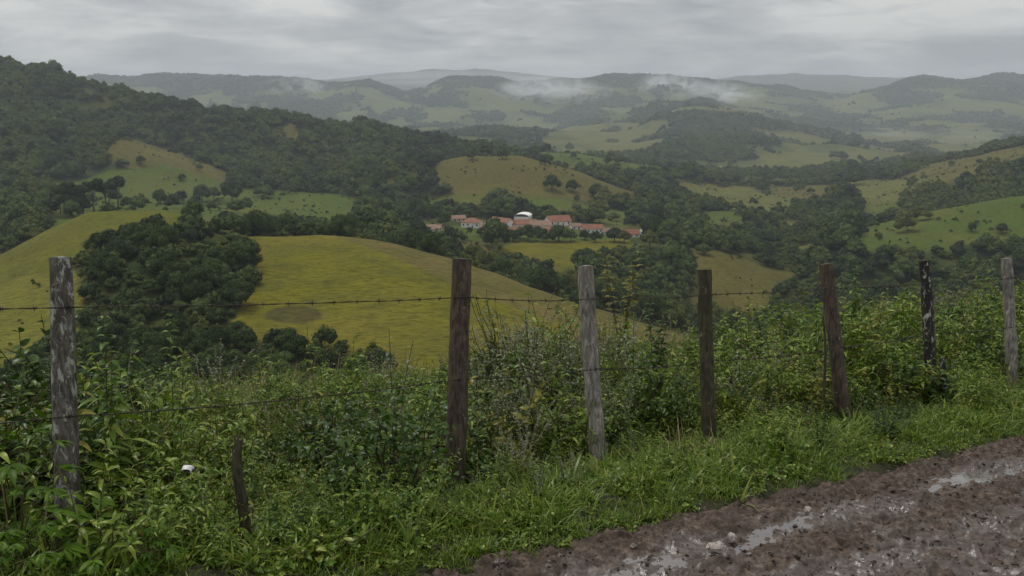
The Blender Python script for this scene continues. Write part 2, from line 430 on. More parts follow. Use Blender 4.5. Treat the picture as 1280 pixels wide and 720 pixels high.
def cover(x, y, z):
    px, py = project(x, y, z)
    jx = 5 * fbm(x / 14 * 300 / np.maximum(y, 150), y / 14 * 300 / np.maximum(y, 150), 21, 3)
    jy = 3 * fbm(x / 10 * 300 / np.maximum(y, 150), y / 10 * 300 / np.maximum(y, 150), 25, 3)
    px = px + jx; py = py + jy
    k = np.where((y < 355) & (px < 885), 3, 0)
    for typ, y0, y1, poly in FIELDS:
        k = np.where((y >= y0) & (y <= y1) & in_poly(px, py, poly), typ, k)
    for poly in FOREST_NEAR:
        k = np.where((y < 372) & (y > 120) & in_poly(px, py, poly), 0, k)
    bare = ((px - 368) / 34) ** 2 + ((py - 394) / 11) ** 2 < 1
    k = np.where((y < 352) & bare, 5, k)
    op = fbm(x / 70, y / 110, 38, 3)
    k = np.where((y > 600) & (y < 1720) & (px > 815) & (k == 0) & (op > .31), 4, k)
    k = np.where((y > 420) & (y < 1250) & (px > 300) & (px < 815) & (k == 0) & (op > .38), 3, k)
    n = fbm(x / 330, y / 430, 31, 4) + .30 * fbm(x / 80, y / 95, 33, 3)
    fk = np.where(n > .12, 4, np.where(n > -.10, 6, 0))
    crest = fbm(x / 500, y / 500, 35, 2)
    fk = np.where(np.abs(perlin(x / 560, y / 560, 8)) + .12 * fbm(x / 120, y / 120, 39, 3) > .34, 0, fk)
    pj = px + 70 * fbm(x / 130, y / 160, 40, 4)
    top = 30 * fbm(x / 150, y / 150, 36, 3)
    fk = np.where((y > 4700) & (z + top > 98 + 60 * crest), 0, fk)
    fk = np.where((y > 3250) & (y < 4500) & (z + top > 0) & (pj < 985) & (pj > 690), 0, fk)
    fk = np.where((y < 2950) & (z + top > -80) & (pj > 840) & (pj < 1000), 0, fk)
    k = np.where(y > 1720, fk, k)
    k = np.where(y > 7000, 0, k)
    return k
PAL = np.array([(.022, .034, .010), (.056, .084, .013), (.112, .104, .009), (.084, .074, .020), (.094, .100, .026), (.042, .036, .014), (.052, .068, .020), (.118, .118, .018), (.090, .094, .012), (.104, .086, .026)])

# hills sheet
def build_hills():
    nr, nc = TZ.shape
    V = np.stack([TX, TY, TZ], -1).reshape(-1, 3)
    i = np.arange(nr - 1)[:, None] * nc; j = np.arange(nc - 1)[None]
    Q = np.stack([i + j, i + j + 1, i + nc + j + 1, i + nc + j], -1).reshape(-1, 4)
    t = NT('hill_land')
    at = t.n('ShaderNodeAttribute'); at.attribute_name = 'cover_colour'
    co = t.coord('Object')
    n1 = t.noise(.06, co, 6, .6); n2 = t.noise(.45, t.coord('Object', (.6, 1.6, 1)), 5, .65); n3 = t.noise(.016, co, 3)
    c = t.mix(t.ramp(n1, [(.42, 0.), (.64, .62)]), at.outputs['Color'], (.062, .066, .014))
    c = t.mix(t.ramp(n3, [(.45, 0.), (.7, .38)]), c, (.125, .105, .026))
    n4 = t.noise(1.6, t.coord('Object', (.45, 1.4, 1)), 4, .7)
    c = t.mix(1.0, c, t.ramp(n4, [(.30, .58), (.48, 1.), (.66, 1.25)]), 'MULTIPLY')
    f2 = t.ramp(n2, [(.30, .50), (.48, 1.), (.70, 1.30)])
    c = t.mix(1.0, c, f2, 'MULTIPLY')
    t.pbsdf(c, .9, .04, t.bump(n2, .7, .6))
    me = mesh_from('hills', V, Q, [t.m])
    k = cover(V[:, 0], V[:, 1], V[:, 2])
    C = PAL[k]
    # soften the borders of the fields a little
    C = C.reshape(nr, nc, 3)
    C = (C + np.roll(C, 1, 1) + np.roll(C, -1, 1) + np.roll(C, 1, 0)) / 4
    C = np.concatenate([C.reshape(-1, 3), np.ones((nr * nc, 1))], 1).astype(np.float32)
    at2 = me.attributes.new('cover_colour', 'FLOAT_COLOR', 'POINT'); at2.data.foreach_set('color', C.ravel())
    o = link('hills', me); tag(o, 'rolling green valley and hills beyond the fence', kind='structure')
build_hills()

# ------------------------------------------------------------------ near ground, road, puddles
def grid(xs, ys, fz):
    X, Y = np.meshgrid(xs, ys); Z = fz(X, Y)
    nr, nc = X.shape
    i = np.arange(nr - 1)[:, None] * nc; j = np.arange(nc - 1)[None]
    Q = np.stack([i + j, i + j + 1, i + nc + j + 1, i + nc + j], -1).reshape(-1, 4)
    return np.stack([X, Y, Z], -1).reshape(-1, 3), Q
def soil_mat():
    t = NT('verge_soil'); co = t.coord('Object')
    n = t.noise(5, co, 6, .65); n2 = t.noise(40, co, 5, .6)
    c = t.ramp(n, [(.35, (.014, .016, .006)), (.6, (.030, .032, .010)), (.75, (.055, .045, .022))])
    t.pbsdf(c, .85, .25, t.bump(n2, .8, .03)); return t.m
def ground_z(X, Y):
    s = s_of(X, Y)
    return near_z(X, Y) - .16 * smooth(.02, -.25, s) + .02 * smooth(-.1, .2, s) * fbm(X * 6, Y * 6, 41, 3)
V, Q = grid(np.linspace(-26, 26, 360), np.linspace(-12, 13.3, 260), ground_z)
o = link('ground', mesh_from('ground', V, Q, [soil_mat()])); tag(o, 'grassy verge and bank along the muddy road', kind='structure')

RUTS = [(-.42, .19, .046), (-1.02, .14, .026), (-1.75, .26, .048), (-2.75, .22, .042)]
def road_h(r, s, full=False):
    h = np.zeros_like(r); wet = np.zeros_like(r)
    wob = .10 * fbm(r * .5, s * .0 + 1.5, 51, 3)
    for c, w, d in RUTS:
        g = np.exp(-((s - c - wob) / w) ** 2)
        h -= d * g * (.80 + .7 * perlin(r * .55, s * .4 + c, 52)); wet = np.maximum(wet, g)
    q = 1 - .45 * wet
    h += q * .020 * fbm(r * 1.3, s * 2.6, 53, 3)
    h += q * .034 * fbm(r * 3.0, s * 6.5, 55, 4, .55)
    cl = smooth(.10, .42, perlin(r * 7, s * 10, 58)); h += q * .022 * cl
    cl2 = smooth(.16, .40, perlin(r * 15, s * 19, 60)); h += .016 * cl2
    cl3 = smooth(.18, .40, perlin(r * 31, s * 37, 61)); h += .013 * cl3
    h -= .024 * smooth(.18, .40, perlin(r * 8, s * 13, 63))                # hoof and tyre pits
    h -= .07 * smooth(-.10, .16, s + .10 * fbm(r * 1.6, s, 64, 4))       # slips under the verge along a ragged edge
    wet = np.clip(wet * .45 + .12 + .65 * fbm(r * 1.1, s * 2.2, 66, 4) + .30 * smooth(-.5, -1.6, s) - .45 * smooth(-.38, -.10, s), 0, 1)
    return (h, wet) if full else h
def plane_z(x, y): return -.024 * x - .141 * y
def build_road():
    rs = np.concatenate([np.arange(-9, -1, .04), np.arange(-1, 6.6, .0105), np.arange(6.6, 22, .04)])
    ss = np.concatenate([np.arange(-8, -3.2, .05), np.arange(-3.2, .26, .0125)])
    R, S = np.meshgrid(rs, ss); X, Y = xy_of(R, S); Hh, WT = road_h(R, S, True)
    Z = plane_z(X, Y) + Hh + .012
    nr, nc = R.shape
    i = np.arange(nr - 1)[:, None] * nc; j = np.arange(nc - 1)[None]
    Q = np.stack([i + j, i + j + 1, i + nc + j + 1, i + nc + j], -1).reshape(-1, 4)
    t = NT('wet_mud'); co = t.coord('Object')
    at = t.n('ShaderNodeAttribute'); at.attribute_name = 'wetness'; wt = at.outputs['Fac']
    n = t.noise(3.5, co, 5, .6); n2 = t.noise(22, co, 6, .7); n3 = t.noise(110, co, 4, .6)
    c = t.ramp(n2, [(.34, (.020, .013, .009)), (.49, (.060, .042, .031)), (.64, (.135, .102, .078))])
    c = t.mix(t.ramp(n, [(.44, 0.), (.6, .55)]), c, (.042, .029, .022))
    c = t.mix(t.math('MULTIPLY', wt, .35), c, (.070, .055, .047))
    n4 = t.noise(9, t.coord('Object'), 5, .65)
    wf = t.math('ADD', t.math('MULTIPLY', wt, .8), t.math('MULTIPLY', t.math('SUBTRACT', n4, .5), 1.8))
    rg = t.ramp(wf, [(.12, .72), (.42, .42), (.66, .17)])
    spw = t.ramp(wf, [(.12, .14), (.42, .32), (.66, .72)])
    b = t.bump(t.math('ADD', t.math('MULTIPLY', n3, .35), t.math('MULTIPLY', n2, 1.4)), .45, .010)
    p = t.pbsdf(c, rg, spw, b); p.inputs['IOR'].default_value = 1.6
    rme = mesh_from('road', np.stack([X, Y, Z], -1).reshape(-1, 3), Q, [t.m])
    aw = rme.attributes.new('wetness', 'FLOAT', 'POINT'); aw.data.foreach_set('value', WT.ravel().astype(np.float32))
    o = link('road', rme)
    tag(o, 'rutted wet brown mud road', kind='structure')
    # rain water standing in the ruts: sheets that the mud pokes through
    t = NT('muddy_water'); n = t.noise(9, t.coord('Object'), 3)
    p = t.pbsdf((.10, .085, .075), .04, .5, t.bump(n, .10, .01)); p.inputs['IOR'].default_value = 2.1
    mb = MB()
    for c, w, d, lev in ((-.42, .36, .055, -.030), (-1.02, .26, .03, -.026), (-1.75, .50, .06, -.029), (-2.75, .4, .05, -.029)):
        rr = np.arange(-2.5, 11, .12); sq = np.linspace(c - w, c + w, 9)
        R2, S2 = np.meshgrid(rr, sq); X2, Y2 = xy_of(R2, S2)
        Z2 = plane_z(X2, Y2) + .012 + lev + .030 * perlin(R2 * 1.1, S2 * 0 + c, 71) - .006
        a, bq = R2.shape; i = np.arange(a - 1)[:, None] * bq; j = np.arange(bq - 1)[None]
        mb.add(np.stack([X2, Y2, Z2], -1), np.stack([i + j, i + j + 1, i + bq + j + 1, i + bq + j], -1))
    o = link('puddle_water', mb.mesh('puddle_water', [t.m])); tag(o, 'rain water standing in the ruts of the mud road', kind='structure')
build_road()

# ------------------------------------------------------------------ scatter of uncountable growth by geometry nodes
def proto_collection(name, meshes):
    c = D.collections.new(name)
    for k, me in enumerate(meshes):
        o = D.objects.new('%s_sprig_%02d' % (name, k), me); c.objects.link(o)
    return c
def scatter(name, coll, P, idx, rot, scl, label):
    me = D.meshes.new(name); n = len(P)
    me.vertices.add(n); me.vertices.foreach_set('co', np.asarray(P, np.float32).ravel())
    a = me.attributes.new('pick', 'INT', 'POINT'); a.data.foreach_set('value', np.asarray(idx, np.int32))
    a = me.attributes.new('turn', 'FLOAT_VECTOR', 'POINT'); a.data.foreach_set('vector', np.asarray(rot, np.float32).ravel())
    a = me.attributes.new('size', 'FLOAT_VECTOR', 'POINT'); a.data.foreach_set('vector', np.asarray(scl, np.float32).ravel())
    o = link(name, me); tag(o, label, kind='stuff')
    g = D.node_groups.new(name, 'GeometryNodeTree')
    g.interface.new_socket('Geometry', in_out='INPUT', socket_type='NodeSocketGeometry')
    g.interface.new_socket('Geometry', in_out='OUTPUT', socket_type='NodeSocketGeometry')
    N = g.nodes.new; i = N('NodeGroupInput'); u = N('NodeGroupOutput'); ip = N('GeometryNodeInstanceOnPoints')
    ci = N('GeometryNodeCollectionInfo'); ci.inputs['Collection'].default_value = coll
    ci.inputs['Separate Children'].default_value = True; ci.inputs['Reset Children'].default_value = True
    ip.inputs['Pick Instance'].default_value = True
    def att(nm, typ):
        q = N('GeometryNodeInputNamedAttribute'); q.data_type = typ; q.inputs['Name'].default_value = nm
        return [s for s in q.outputs if s.enabled and s.name == 'Attribute'][0]
    e = N('FunctionNodeEulerToRotation')
    lk = g.links.new
    lk(i.outputs[0], ip.inputs['Points']); lk(ci.outputs[0], ip.inputs['Instance'])
    lk(att('pick', 'INT'), ip.inputs['Instance Index'])
    lk(att('turn', 'FLOAT_VECTOR'), e.inputs[0]); lk(e.outputs[0], ip.inputs['Rotation'])
    lk(att('size', 'FLOAT_VECTOR'), ip.inputs['Scale'])
    lk(ip.outputs[0], u.inputs[0])
    md = o.modifiers.new('scatter', 'NODES'); md.node_group = g
    return o

# ------------------------------------------------------------------ trees
def crown_mesh(name, seed, w, h, base, nl, leaf, nleaf, mat, flat=False, conif=False, core=2):
    """crown of many leaf sprays around a few uneven boughs; w width, h top, base lowest foliage"""
    r = np.random.default_rng(seed); mb = MB()
    cen, rad = [], []
    ch = h - base
    for k in range(nl):
        if conif:
            f = (k + .5) / nl; rr = w * .5 * (1 - f) * .55; th = k * 2.4
            cen.append((math.cos(th) * rr, math.sin(th) * rr, base + f * ch * .95)); rad.append(max(.25, w * .32 * (1 - f) + .15)); continue
        th = k * 2.399 + r.uniform(-.4, .4); f = math.sqrt((k + .5) / nl)
        q = f * w * .36
        zz = base + ch * (.30 + .42 * (1 - f ** 1.8)) * r.uniform(.85, 1.15)
        if flat: zz = base + ch * r.uniform(.25, .85)
        cen.append((math.cos(th) * q * r.uniform(.8, 1.1), math.sin(th) * q * r.uniform(.8, 1.1), zz))
        rad.append(w * r.uniform(.16, .25))
    cen = np.array(cen); rad = np.array(rad)
    zs = (.72 if flat else .95)
    # leafy sprays
    per = np.maximum(8, (nleaf * rad ** 2 / (rad ** 2).sum()).astype(int))
    B, Nn = [], []
    for c, q, n in zip(cen, rad, per):
        u = r.normal(size=(n, 3)); u /= np.linalg.norm(u, axis=1)[:, None]
        u[:, 2] = np.where(u[:, 2] < -.35, -u[:, 2], u[:, 2])
        rr = q * r.uniform(.72, 1.08, n) * (1 + .30 * perlin(u[:, 0] * 2.3 + seed, u[:, 1] * 2.3 + u[:, 2] * 1.7, seed))
        p = c + u * rr[:, None] * np.array([1, 1, zs])
        B.append(p); Nn.append(u)
    B = np.concatenate(B); Nn = np.concatenate(Nn)
    n = len(B)
    nn = Nn + r.normal(size=(n, 3)) * .28; nn /= np.linalg.norm(nn, axis=1)[:, None]
    d = np.cross(nn, r.normal(size=(n, 3))); d /= np.linalg.norm(d, axis=1)[:, None]
    sz = leaf * r.uniform(.6, 1.3, n)
    side = np.cross(d, nn)
    Vq = np.stack([B - d * sz[:, None] * .6, B - side * sz[:, None] * .5 - nn * sz[:, None] * .15, B + d * sz[:, None] * .6, B + side * sz[:, None] * .5 - nn * sz[:, None] * .15], 1)
    mb.add(Vq, np.arange(n * 4).reshape(n, 4))
    # dense inner boughs
    th = np.linspace(0, 2 * math.pi, 9)[:-1]; ph = np.linspace(.15, math.pi - .35, 5)
    for c, q in zip(cen, rad):
        u = np.stack([np.sin(ph)[:, None] * np.cos(th), np.sin(ph)[:, None] * np.sin(th), np.repeat(np.cos(ph)[:, None], 8, 1)], -1)
        qq = q * .80 * (1 + .25 * r.normal(size=u.shape[:2]))[..., None] * .92
        Vc = c + u * qq * np.array([1, 1, zs])
        i = np.arange(4)[:, None] * 8; j = np.arange(8)[None]; j2 = (j + 1) % 8
        mb.add(Vc, np.stack([i + j, i + 8 + j, i + 8 + j2, i + j2], -1))
    return mb.mesh(name, [mat], True), cen
def trunk_mesh(name, seed, h, rad, cen):
    r = np.random.default_rng(seed); mb = MB()
    top = np.array([r.uniform(-.3, .3), r.uniform(-.3, .3), h])
    t = np.linspace(0, 1, 6)[:, None]
    pts = t * top + np.sin(t * 3) * np.array([r.uniform(-.2, .2), r.uniform(-.2, .2), 0]) + np.array([0, 0, -.6]) * (1 - t)
    mb.tube(pts, rad * np.linspace(1.25, .5, 6), 7)
    for c in cen[:6]:
        s = pts[3] * .6 + pts[2] * .4
        mid = (s + c) / 2 + np.array([0, 0, -.3])
        mb.tube([s, mid, c], [rad * .45, rad * .3, rad * .12], 5)
    return mb.mesh(name, [M['bark']])
PROTO = {}
def make_proto(key, name, cat_label, seed, w, h, base, nl, leaf, nleaf, mat, trunk_r, flat=False, conif=False):
    cm, cen = crown_mesh('crown', seed, w, h, base, nl, leaf, nleaf, mat, flat, conif)
    tm = trunk_mesh('trunk', seed + 1, h * .8 if conif else base + (h - base) * .5, trunk_r, cen)
    PROTO[key] = (name, tm, cm, w, h)
for k in range(5):
    make_proto('round%d' % k, 'broadleaf_tree', '', 100 + k, 8.0 + .5 * k, 7.0 + .6 * (k % 3), 1.0, 9 + k, .40, 2200, M['tree'], .28)
for k in range(2):
    make_proto('olive%d' % k, 'broadleaf_tree', '', 140 + k, 7.6, 7.4, 1.2, 13, .42, 1900, M['tree_olive'], .26)
for k in range(3):
    make_proto('umbrella%d' % k, 'umbrella_tree', '', 160 + k, 8.5, 14.0, 6.0, 9, .6, 1300, M['tree_dark'], .30, flat=(k < 2))
make_proto('conifer', 'conifer_tree', '', 180, 5.2, 9.5, .8, 12, .45, 1300, M['tree_dark'], .2, conif=True)
_first = {}
def put_tree(key, x, y, z, width, label, group=None, hs=1.0):
    name, tm, cm, w, h = PROTO[key]
    s = width / w
    if key not in _first:
        root = D.objects.new(name, None); COL.objects.link(root); root['category'] = 'tree'
        a = D.objects.new('trunk', tm); COL.objects.link(a); a.parent = root
        b = D.objects.new('crown', cm); COL.objects.link(b); b.parent = root
        root.location = (x, y, z); root.rotation_euler = (0, 0, random.uniform(0, 6.28)); root.scale = (s, s, s * hs)
        root['label'] = label
        if group: root['group'] = group
        _first[key] = root; return root
    r = copy_tree(_first[key], (x, y, z), random.uniform(0, 6.28), (s, s, s * hs), label)
    if group: r['group'] = group
    elif 'group' in r: del r['group']
    return r

NTREE = [0]
def lone(px, py, wpx, key, label, ymin=150, hs=1.0, group=None):
    x, y, z = hit(px, py, ymin)
    put_tree(key, x, y, z - .1, wpx * math.hypot(x, y) / FPX, label, group, hs); NTREE[0] += 1
# clump of tall umbrella crowned trees on the left meadow
UG = 'tall flat crowned trees on the left meadow'
for px, py, w, k, lb in [(76,268,22,0,'leftmost tall dark tree of the clump on the left meadow'),(90,270,26,2,'dense tall tree second from the left in the meadow clump'),
                   (104,268,24,1,'tall flat crowned tree in the middle of the meadow clump'),(118,266,26,0,'tall dark tree right of the middle of the meadow clump'),
                   (133,264,24,1,'tall flat crowned tree second from the right in the meadow clump'),(148,260,24,0,'rightmost tall flat crowned tree of the meadow clump')]:
    lone(px, py, w, 'umbrella%d' % k, lb, 480, 1.0, UG)
lone(200, 256, 19, 'round0', 'small lone round tree on the green left meadow', 480, 1.1)
lone(253, 252, 22, 'round1', 'pair tree with low crown at the meadow edge, left one', 480, 1.1)
lone(268, 251, 18, 'olive0', 'olive green tree beside the wood edge on the left meadow', 480)
lone(290, 253, 30, 'round2', 'broad dark tree at the right end of the left meadow', 480)
lone(228, 226, 11, 'round3', 'small dark tree on the brown upper left meadow', 600)
lone(250, 214, 10, 'olive1', 'small olive tree high on the brown upper left meadow', 600)
lone(176, 206, 12, 'round1', 'dark bushy tree at the top of the brown left meadow', 600)
# ridge trees on the skyline
for px, py, w, lb in [(241,137,16,'leftmost of the lone skyline trees on the left ridge'),(266,140,14,'small round skyline tree, second of the four on the ridge'),
                      (298,143,15,'round skyline tree, third of the four on the ridge'),(319,144,20,'widest skyline tree, rightmost of the four on the ridge')]:
    lone(px, py, w, 'round%d' % (px % 5), lb, 1000, 1.0, 'lone skyline trees on the left ridge')
# village trees
VG = 'trees in front of the village'
for px, py, w, k, lb in [(622,300,26,'round0','dark tree in front of the white gabled village house'),(641,302,22,'round3','bushy tree below the long red village roof, left one'),
    (660,301,26,'round1','round tree below the middle of the long red village roof'),(679,302,20,'round2','tree below the right half of the long red village roof'),
    (699,302,30,'round4','biggest dark tree in front of the right red roof'),(714,302,16,'olive0','small tree right of the biggest village tree'),
    (744,303,18,'round1','tree in front of the separate red roofed house on the right'),(768,302,26,'round3','broad tree between the two right hand village houses'),
    (818,297,38,'round4','large spreading tree right of the last village house'),(812,310,24,'olive1','lighter tree below the large spreading tree at the village'),
    (556,282,20,'round2','tree beside the pale village shed'),(535,276,22,'round0','tree in front of the pale village shed roof'),(515,276,18,'round4','tree below the leftmost village house'),
    (570,268,18,'olive1','tree behind the village house left of the complex'),(610,262,24,'round3','bushy tree on the slope behind the village complex'),(635,262,14,'round0','small tree behind the white arched village building'),
    (655,262,12,'round2','small tree on the slope behind the white arched building'),(603,296,18,'round3','bushy tree in front of the white outbuilding of the village'),(650,298,16,'olive1','small olive tree hiding part of the long village roof'),(672,297,18,'round0','dark tree hiding the middle of the low white annexes'),(730,300,16,'round2','dark bushy tree left of the separate red roofed house'),(780,304,18,'olive0','olive tree in front of the small red roofed house'),(587,290,8,'round1','tiny round tree on the village lawn'),(552,308,9,'round4','small dark bushy tree below the village lawn')]:
    lone(px, py, w, k, lb, 440, .95, VG)
lone(725, 277, 13, 'conifer', 'pointed dark conifer right of the village complex', 500)
for px, py, w, k, lb in [(732,338,40,'round3','wide spreading tree on the yellow field below the village'),(645,338,18,'round0','dark tree at the left foot of the field below the village'),
    (664,340,13,'olive0','small tree beside the dark one at the foot of the village field'),(681,357,22,'round2','tree just above the brown hill crest below the village field'),
    (628,199,15,'round1','lone tree left on the upper meadow of the middle ridge'),(667,196,17,'round4','round lone tree on the upper meadow of the middle ridge'),
    (680,206,12,'round0','small tree below the round one on the upper meadow'),(712,190,12,'olive1','small tree near the tree line of the middle ridge'),
    (590,200,16,'round3','tree on top of the brown hill'),(690,238,22,'round2','bush tree on the brown hill flank, left'),(715,240,18,'round1','bush tree on the brown hill flank, middle'),(745,246,22,'round4','bush tree on the brown hill flank, right'),
    (1098,300,10,'olive0','small bushy tree on the right green field'),(1215,290,12,'round0','small dark tree low on the right green field'),(1252,292,16,'round3','dark tree at the lower edge of the right green field')]:
    lone(px, py, w, k, lb, 420)
for px, py, w, k, lb in [(427,445,14,'round1','small tree on the yellow hill above the lower wood'),(398,440,13,'round2','tree at the right tip of the lower wood'),
    (337,432,19,'round0','round tree standing up at the upper edge of the lower wood'),(302,430,16,'olive1','small tree between the two parts of the left wood')]:
    lone(px, py, w, k, lb, 185)

# the woods: the nearest trees as things, the rest as one mass
def forest_points():
    pts = []
    r = np.random.default_rng(77)
    # (range, spacing, crown width)
    for y0, y1, sp, cw in ((160, 245, 4.3, 5.4), (245, 355, 6.2, 7.8), (355, 700, 8.2, 10.8), (700, 1300, 10.5, 13.0), (1300, 1720, 12, 14), (1720, 3000, 14, 15), (3000, 5800, 15, 14)):
        area = .72 * 2 * (y1 ** 2 - y0 ** 2) / 2
        n = int(area / sp ** 2 * 1.25)
        y = np.sqrt(r.uniform(y0 ** 2, y1 ** 2, n)); a = r.uniform(-.72, .72, n); x = a * y
        z = terr_z(x, y); k = cover(x, y, z)
        keep = k == 0
        keep |= (k > 0) & (k != 5) & (k != 2) & (r.uniform(size=n) < np.where(y > 1720, .004, .016)) & (y > 420)      # strays on the pastures
        x, y, z = x[keep], y[keep], z[keep]
        # thin to a minimum spacing on a jittered lattice
        cell = {}
        q = sp * .86
        gx = np.floor(x / q).astype(int); gy = np.floor(y / q).astype(int)
        sel = []
        for i in range(len(x)):
            kk = (gx[i], gy[i])
            if kk in cell: continue
            cell[kk] = 1; sel.append(i)
        sel = np.array(sel)
        pts.append(np.stack([x[sel], y[sel], z[sel], cw * np.minimum(1.4, r.lognormal(0, .27, len(sel)))], 1))
    P = np.concatenate(pts)
    # keep the village, its lawns and the houses clear
    px, py = project(P[:, 0], P[:, 1], P[:, 2])
    vil = (P[:, 1] > 540) & (P[:, 1] < 690) & (px > 495) & (px < 830)
    return P[~vil]
FP = forest_points()
def terrain_visible(P):
    """coarse test against the land itself, tops of trees included"""
    vis = np.ones(len(P), bool)
    t = np.linspace(.03, .97, 40)
    top = P[:, 2] + P[:, 3] * .8
    for f in t:
        y = P[:, 1] * f; ok = y > 14
        zz = CAMZ + (top - CAMZ) * f
        vis &= ~(ok & (terr_z(P[:, 0] * f, np.maximum(y, 14)) > zz + .5))
    return vis
FPX_, FPY_ = project(FP[:, 0], FP[:, 1], FP[:, 2] + FP[:, 3] * .6)
vis = terrain_visible(FP)
# drop what the land hides far outside the view
inframe = (FPX_ > -20) & (FPX_ < 1300) & (FPY_ < 505)
cand = np.where(vis & inframe & (FP[:, 1] < 560))[0]
size = FP[cand, 3] / FP[cand, 1]
cand = cand[np.argsort(-size)][:max(0, 296 - NTREE[0])]
is_thing = np.zeros(len(FP), bool); is_thing[cand] = True
for i in cand:
    x, y, z, w = FP[i]; px, py = FPX_[i], FPY_[i]
    if px < 480 and y < 400:
        if py > 412: lb, gp = 'dark rounded tree of the lower wood at the foot of the yellow hill', 'trees of the lower wood'
        else: lb, gp = 'dark rounded tree crowded into the wood left of the yellow hill', 'trees of the wood left of the yellow hill'
    elif px < 870: lb, gp = 'dark tree of the wood between the yellow hill and the brown field', 'trees of the wood beside the brown field'
    else: lb, gp = 'dark green tree of the valley forest behind the right hand posts', 'trees of the valley forest on the right'
    key = random.choice(['round0', 'round1', 'round2', 'round3', 'round4', 'round2', 'olive0', 'olive1'] if px > 480 else ['round0', 'round1', 'round2', 'round3', 'round4'])
    put_tree(key, x, y, z - .3, w, lb, gp, random.uniform(.85, 1.1))
rest = FP[~is_thing & ~((FP[:, 1] < 1250) & ~vis & (FP[:, 1] > 300) & (np.abs(FPX_ - 640) > 900))]
r = np.random.default_rng(91)
nb = 26000; yb = np.sqrt(r.uniform(185 ** 2, 1350 ** 2, nb)); xb = r.uniform(-.66, .66, nb) * yb; zb = terr_z(xb, yb); kb = cover(xb, yb, zb)
okb = (kb > 0) & (kb != 2) & (kb != 9) & (fbm(xb / 45, yb / 45, 44, 3) + .25 * r.normal(size=nb) > np.where(yb < 360, .34, .22))
rest = np.concatenate([rest, np.stack([xb, yb, zb + .3, r.lognormal(0, .5, nb) * np.where(yb < 360, .7, 1.5)], 1)[okb]])
fm = []
for k in range(6):
    cm, _ = crown_mesh('forest_crown', 300 + k, 1.0, .92, .05, 9, .085, 420, M['forest'] if k < 4 else M['tree_olive'] if k == 4 else M['tree_dark'])
    fm.append(cm)
fcol = proto_collection('forest', fm)
n = len(rest); r_ = np.random.default_rng(5)
dr = np.maximum(rest[:, 1], 400) / 800
tone = fbm(rest[:, 0] / (70 * dr), rest[:, 1] / (100 * dr), 47, 3) + .30 * r_.normal(size=n)
pick = np.where(tone > .30, 4, np.where(tone < -.28, 5, r_.integers(0, 4, n)))
big = np.where((rest[:, 1] > 420) & (rest[:, 3] > 5), np.clip(1.08 + .9 * fbm(rest[:, 0] / (40 * dr), rest[:, 1] / (60 * dr), 48, 2), .75, 1.6), 1)
rest[:, 3] *= big
scatter('forest', fcol, rest[:, :3] - np.array([0, 0, .3]), pick, np.stack([np.zeros(n), np.zeros(n), r_.uniform(0, 6.28, n)], 1),
        np.stack([rest[:, 3], rest[:, 3], rest[:, 3] * r_.uniform(.7, 1.0, n)], 1), 'dark green woods covering the valley and the ridges behind')
print('forest', n, 'tree things', NTREE[0] + len(cand))

